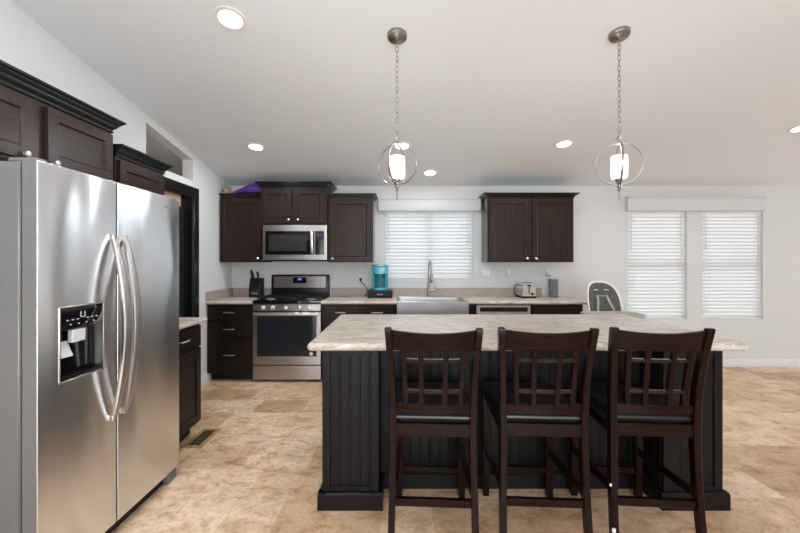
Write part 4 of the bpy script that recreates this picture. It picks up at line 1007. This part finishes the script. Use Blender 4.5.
c2.location = (0.662, 1.915, 0); c2.rotation_euler.z = R(-3)
c3.location = (1.167, 1.915, 0); c3.rotation_euler.z = R(-4)
for b_ in ((-0.204, -0.190, -0.262, -0.2563, 0.14, 0.158), (-0.205, -0.197, -0.2413, -0.236, 0.335, 0.345)): tag(MB().box(*b_).build('scuff_mark', M_WHITE, c3), 'white paint scuff on the left rear leg')

# ------------------------------------------------------------------ high chair beyond the island
hc = thing('high_chair', 'white high chair with grey padded back beyond the island', 'high chair', (2.16, 3.8, 0))
hx, hy = 2.15, 3.98
def shell(rx, ztop, zbot, y0, lean, th, inner=0.0):
    rings = []
    n = 32
    out = []
    for k in range(n):
        a = 2 * PI * k / n; ca, sa = math.cos(a), math.sin(a)
        x = math.copysign(abs(ca) ** 0.68, ca) * rx; z = (ztop + zbot) / 2 + math.copysign(abs(sa) ** 0.75, sa) * (ztop - zbot) / 2
        out.append((x, z))
    def P(x, z, d): 
        wrap = 0.10 * (x / 0.2) ** 2
        return (hx + x, y0 + lean * (z - 0.8) - wrap + d, z)
    return out, P
out, P = shell(0.18, 1.14, 0.60, hy, 0.28, 0.03)
mb = MB(); mid = 0.87
mb.loft([[P(x * 0.3, mid + (z - mid) * 0.3, 0.03) for x, z in out], [P(x * 0.97, mid + (z - mid) * 0.98, 0.03) for x, z in out], [P(x, z, 0.015) for x, z in out], [P(x, z, -0.005) for x, z in out], [P(x * 0.92, mid + (z - mid) * 0.955, -0.012) for x, z in out], [P(x * 0.9, mid + (z - mid) * 0.94, 0.0) for x, z in out], [P(x * 0.6, mid + (z - mid) * 0.62, 0.004) for x, z in out], [P(x * 0.25, mid + (z - mid) * 0.25, 0.006) for x, z in out]]); mb.build('seat_shell', M_WHITE, hc, world=True, angle=50)
mb = MB(); mb.loft([[P(x * 0.89, mid + (z - mid) * 0.93, -0.002) for x, z in out], [P(x * 0.87, mid + (z - mid) * 0.92, -0.02) for x, z in out], [P(x * 0.75, mid + (z - mid) * 0.8, -0.026) for x, z in out], [P(x * 0.5, mid + (z - mid) * 0.5, -0.024) for x, z in out], [P(x * 0.2, mid + (z - mid) * 0.2, -0.022) for x, z in out]], True, True); bk = mb.build('back_pad', M_HCPAD, hc, world=True, angle=60)
sl_ = MB()
for s in (-1, 1): sl_.tube([P(s * 0.055 - 0.022, 1.045, -0.03), P(s * 0.055, 1.05, -0.032), P(s * 0.055 + 0.022, 1.045, -0.03)], 0.005, 6)
sl_.build('strap_slot', M_WHITE, bk, world=True)
hs = MB()
for s in (-1, 1): hs.sweep([P(s * 0.05, 0.99, -0.034), P(s * 0.055, 0.94, -0.05), P(s * 0.08, 0.86, -0.06), P(s * 0.085, 0.80, -0.06)], 0.022, 0.008, up=(0, -1, 0))
hs.sweep([P(-0.05, 0.985, -0.04), P(0.05, 0.985, -0.04)], 0.012, 0.008, up=(0, -1, 0))
hs.build('harness', M_STRAP, hc, 0.002, world=True)
MB().box(hx - 0.165, hx + 0.165, 3.66, 3.99, 0.56, 0.615).build('seat_pan', M_HCPAD, hc, 0.02, 3, world=True)
tcx, tcy = 2.06, 3.64
mb = MB()
def trr(i, z): return [(x, y, z) for x, y in rpoly(tcx - 0.27 + i, tcx + 0.27 - i, tcy - 0.17 + i, tcy + 0.16 - i, max(0.02, 0.10 - i), 6)]
mb.loft([trr(0.03, 0.80), trr(0.0, 0.822), trr(0.0, 0.842), trr(0.008, 0.848), trr(0.03, 0.842), trr(0.045, 0.826)], True, True); mb.build('tray', plain('tray_plastic', (0.36, 0.345, 0.32), 0.35, var=0.03), hc, world=True, angle=40)
ar = MB()
for s in (-1, 1): ar.sweep([(hx + s * 0.18, 3.98, 0.75), (hx + s * 0.19, 3.85, 0.77), (hx + s * 0.19 - 0.02, 3.70, 0.795)], 0.03, 0.05)
ar.build('armrest', M_WHITE, hc, 0.006, world=True)
MB().box(hx - 0.12, hx + 0.12, 3.72, 3.95, 0.48, 0.565).build('seat_mount', M_GREY, hc, 0.01, world=True)
for s in (-1, 1):
    MB().tube([(hx + s * 0.13, 3.76, 0.56), (hx + s * 0.22, 3.52, 0.015)], 0.016, 10).build('leg', M_LTGREY, hc, world=True)
    MB().tube([(hx + s * 0.13, 3.90, 0.56), (hx + s * 0.22, 4.10, 0.015)], 0.016, 10).build('leg', M_LTGREY, hc, world=True)
MB().box(hx - 0.16, hx + 0.16, 3.53, 3.62, 0.26, 0.28).build('footrest', M_GREY, hc, 0.006, world=True)
fs = MB()
for s in (-1, 1): fs.tube([(hx + s * 0.135, 3.70, 0.57), (hx + s * 0.13, 3.58, 0.27)], 0.008, 8)
fs.build('footrest_arm', M_LTGREY, hc, world=True)

# ------------------------------------------------------------------ floor register
rx0, rx1, ry0, ry1 = -1.585, -1.44, 2.715, 3.02
vr = thing('floor_register', 'small brass floor register set in the tile before the fridge', 'vent', ((rx0 + rx1) / 2, 2.87, 0))
mb = MB()
def vrr(i, z): return [(rx0 + i, ry0 + i, z), (rx1 - i, ry0 + i, z), (rx1 - i, ry1 - i, z), (rx0 + i, ry1 - i, z)]
mb.loft([vrr(0, 0.0), vrr(0.003, 0.005), vrr(0.026, 0.006), vrr(0.028, 0.0008)]); mb.build('frame', M_BRASS, vr, world=True, angle=25)
MB().box(rx0 + 0.028, rx1 - 0.028, ry0 + 0.028, ry1 - 0.028, 0.0006, 0.0012).build('damper', M_PIT, vr, world=True)
lv = MB()
for k in range(15): y = ry0 + 0.034 + k * 0.0163; lv.box(rx0 + 0.03, rx1 - 0.03, y, y + 0.0025, 0.001, 0.0048)
lv.box((rx0 + rx1) / 2 - 0.003, (rx0 + rx1) / 2 + 0.003, ry0 + 0.028, ry1 - 0.028, 0.001, 0.005); lv.build('louvres', M_PIT, vr, world=True)

# ------------------------------------------------------------------ pendants and downlights
TILT = math.atan(SLOPE)
def pendant(label, x, y, rz, tilt=(0, 0)):
    zc = ceil_z(y); zr = 1.951; rad = 0.129
    t = thing('pendant_light', label, 'lamp', (x, y, zc), 'pendants over the island')
    mb = MB().lathe([(0.062, 0.012), (0.062, -0.010), (0.056, -0.022), (0.02, -0.028), (0.008, -0.040), (0.0, -0.042)], (0, 0, 0), 28)
    ca, sa = math.cos(-TILT), math.sin(-TILT)
    mb.v = [(a, b * ca - c_ * sa, b * sa + c_ * ca) for a, b, c_ in mb.v]; mb.build('canopy', M_DKNICKEL, t)
    L_ = zc - (zr + rad + 0.035); zt = -0.04; pitch = 0.031; n = int((L_ - 0.04) / pitch); pitch = (L_ - 0.04) / n
    cm_ = MB()
    for k in range(n):
        zc_ = zt - pitch * (k + 0.5); pts = []
        for i in range(12):
            a = 2 * PI * i / 12; u = 0.0085 * math.cos(a); vv = (pitch * 0.5 + 0.004) * math.sin(a)
            pts.append((u, 0, zc_ + vv) if k % 2 else (0, u, zc_ + vv))
        cm_.tube(pts, 0.0021, 6, closed=True)
    cm_.build('chain', M_DKNICKEL, t)
    z0 = zr - zc
    lp = MB().tube([(0.014 * math.cos(a), 0, z0 + rad + 0.024 + 0.014 * math.sin(a)) for a in [2 * PI * i / 16 for i in range(16)]], 0.0028, 8, closed=True); lp.lathe([(0.006, 0), (0.009, 0.004), (0.006, 0.012)], (0, 0, z0 + rad - 0.003), 12); lp.build('hanging_loop', M_DKNICKEL, t)
    for q in (0, PI / 2):
        a0 = rz + q; mb = MB(); rings = []
        for i in range(48):
            a = 2 * PI * i / 48
            ring = []
            for dr_, dw in ((-0.0022, -0.006), (0.0022, -0.006), (0.0022, 0.006), (-0.0022, 0.006)):
                rr2 = rad + dr_ - (0.003 if q else 0); u = rr2 * math.cos(a); ring.append((u * math.cos(a0) - dw * math.sin(a0), u * math.sin(a0) + dw * math.cos(a0), z0 + rr2 * math.sin(a)))
            rings.append(ring)
        mb.loft(rings, False, False, True); mb.build('ring', M_DKNICKEL, t, angle=60)
    MB().lathe([(0.020, -0.108), (0.024, -0.100), (0.024, -0.092), (0.034, -0.088)], (0, 0, z0), 20).build('shade_cup', M_DKNICKEL, t)
    sh = MB().lathe([(0.020, -0.094), (0.043, -0.088), (0.047, -0.06), (0.048, 0.0), (0.046, 0.048), (0.043, 0.048), (0.043, -0.05), (0.035, -0.082), (0.0, -0.084)], (0, 0, z0), 28); sh.build('glass_shade', M_BULB, t)
    MB().lathe([(0.0, -0.225), (0.005, -0.222), (0.0045, -0.168), (0.011, -0.162), (0.008, -0.152), (0.012, -0.145), (0.014, -0.132), (0.010, -0.128), (0.012, -0.110), (0.0, -0.108)], (0, 0, z0), 14).build('finial', M_DKNICKEL, t)
    d = bpy.data.lights.new('pendant_glow', 'POINT'); d.energy = 2.5; d.shadow_soft_size = 0.05; d.color = (1, 0.95, 0.87)
    lo = bpy.data.objects.new('pendant_glow', d); COL.objects.link(lo); lo.parent = t; lo.location = (0, 0, z0 + 0.09)
    return t
pendant('chain-hung ring pendant with white shade, nearer the refrigerator', -0.018, 2.33, R(-24))
pendant('chain-hung ring pendant with white shade, further right of the two', 1.355, 2.318, R(-22))
def downlight(label, x, y, vis=True, pw=10):
    z = ceil_z(y); t = thing('recessed_light', label, 'ceiling light', (x, y, z), 'recessed ceiling lights')
    s = TILT if y > RIDGE else -TILT
    t.rotation_euler = (-s, 0, 0)
    MB().lathe([(0.067, 0.0), (0.092, 0.0), (0.092, -0.004), (0.078, -0.007), (0.067, -0.004)], (0, 0, 0), 32, caps=False).build('trim_ring', M_WHITE, t)
    MB().lathe([(0.0, -0.003), (0.068, -0.003), (0.068, 0.002), (0.0, 0.002)], (0, 0, 0), 32).build('lens', M_LED, t)
    d = bpy.data.lights.new('downlight_beam', 'AREA'); d.shape = 'DISK'; d.size = 0.14; d.energy = pw; d.color = (0.90, 0.95, 1.0)
    lo = bpy.data.objects.new('downlight_beam', d); COL.objects.link(lo); lo.parent = t; lo.location = (0, 0, -0.01)
    return t
downlight('round recessed ceiling light above the refrigerator, nearest the viewer', -0.998, 2.208)
downlight('round recessed ceiling light above the range end of the kitchen', -1.453, 3.783)
downlight('round recessed ceiling light behind the first pendant ring', 0.02, 3.76)
downlight('small round recessed ceiling light right over the sink', 0.354, 4.42, pw=1.5)
downlight('round recessed ceiling light left of the second pendant ring', 1.627, 3.72)
downlight('round recessed ceiling light cut by the right picture edge', 3.66, 3.42, pw=5)

# glowing globe added unseen behind the viewer to brighten ceiling and left wall
gz = ceil_z(0.45)
gl = thing('added_fill_globe', 'added unseen glowing globe behind the viewer, brightening ceiling and left wall', 'lamp', (-0.85, 0.45, gz))
MB().lathe([(0.09, 0.02), (0.09, -0.02), (0.05, -0.03), (0.012, -0.035), (0.012, -0.42), (0.05, -0.43), (0.06, -0.46)], (0, 0, 0), 24).build('canopy_stem', M_DKNICKEL, gl)
MB().lathe([(0.06, -0.46)] + [(0.15 * math.sin(a), -0.595 + 0.15 * math.cos(a)) for a in [0.42 + (PI - 0.42) * k / 14 for k in range(14)]] + [(0.004, -0.745)], (0, 0, 0), 28).build('fill_globe_glow', glow('added_globe_emission', (0.90, 0.95, 1.0), 36, (0.9, 0.9, 0.9)), gl)
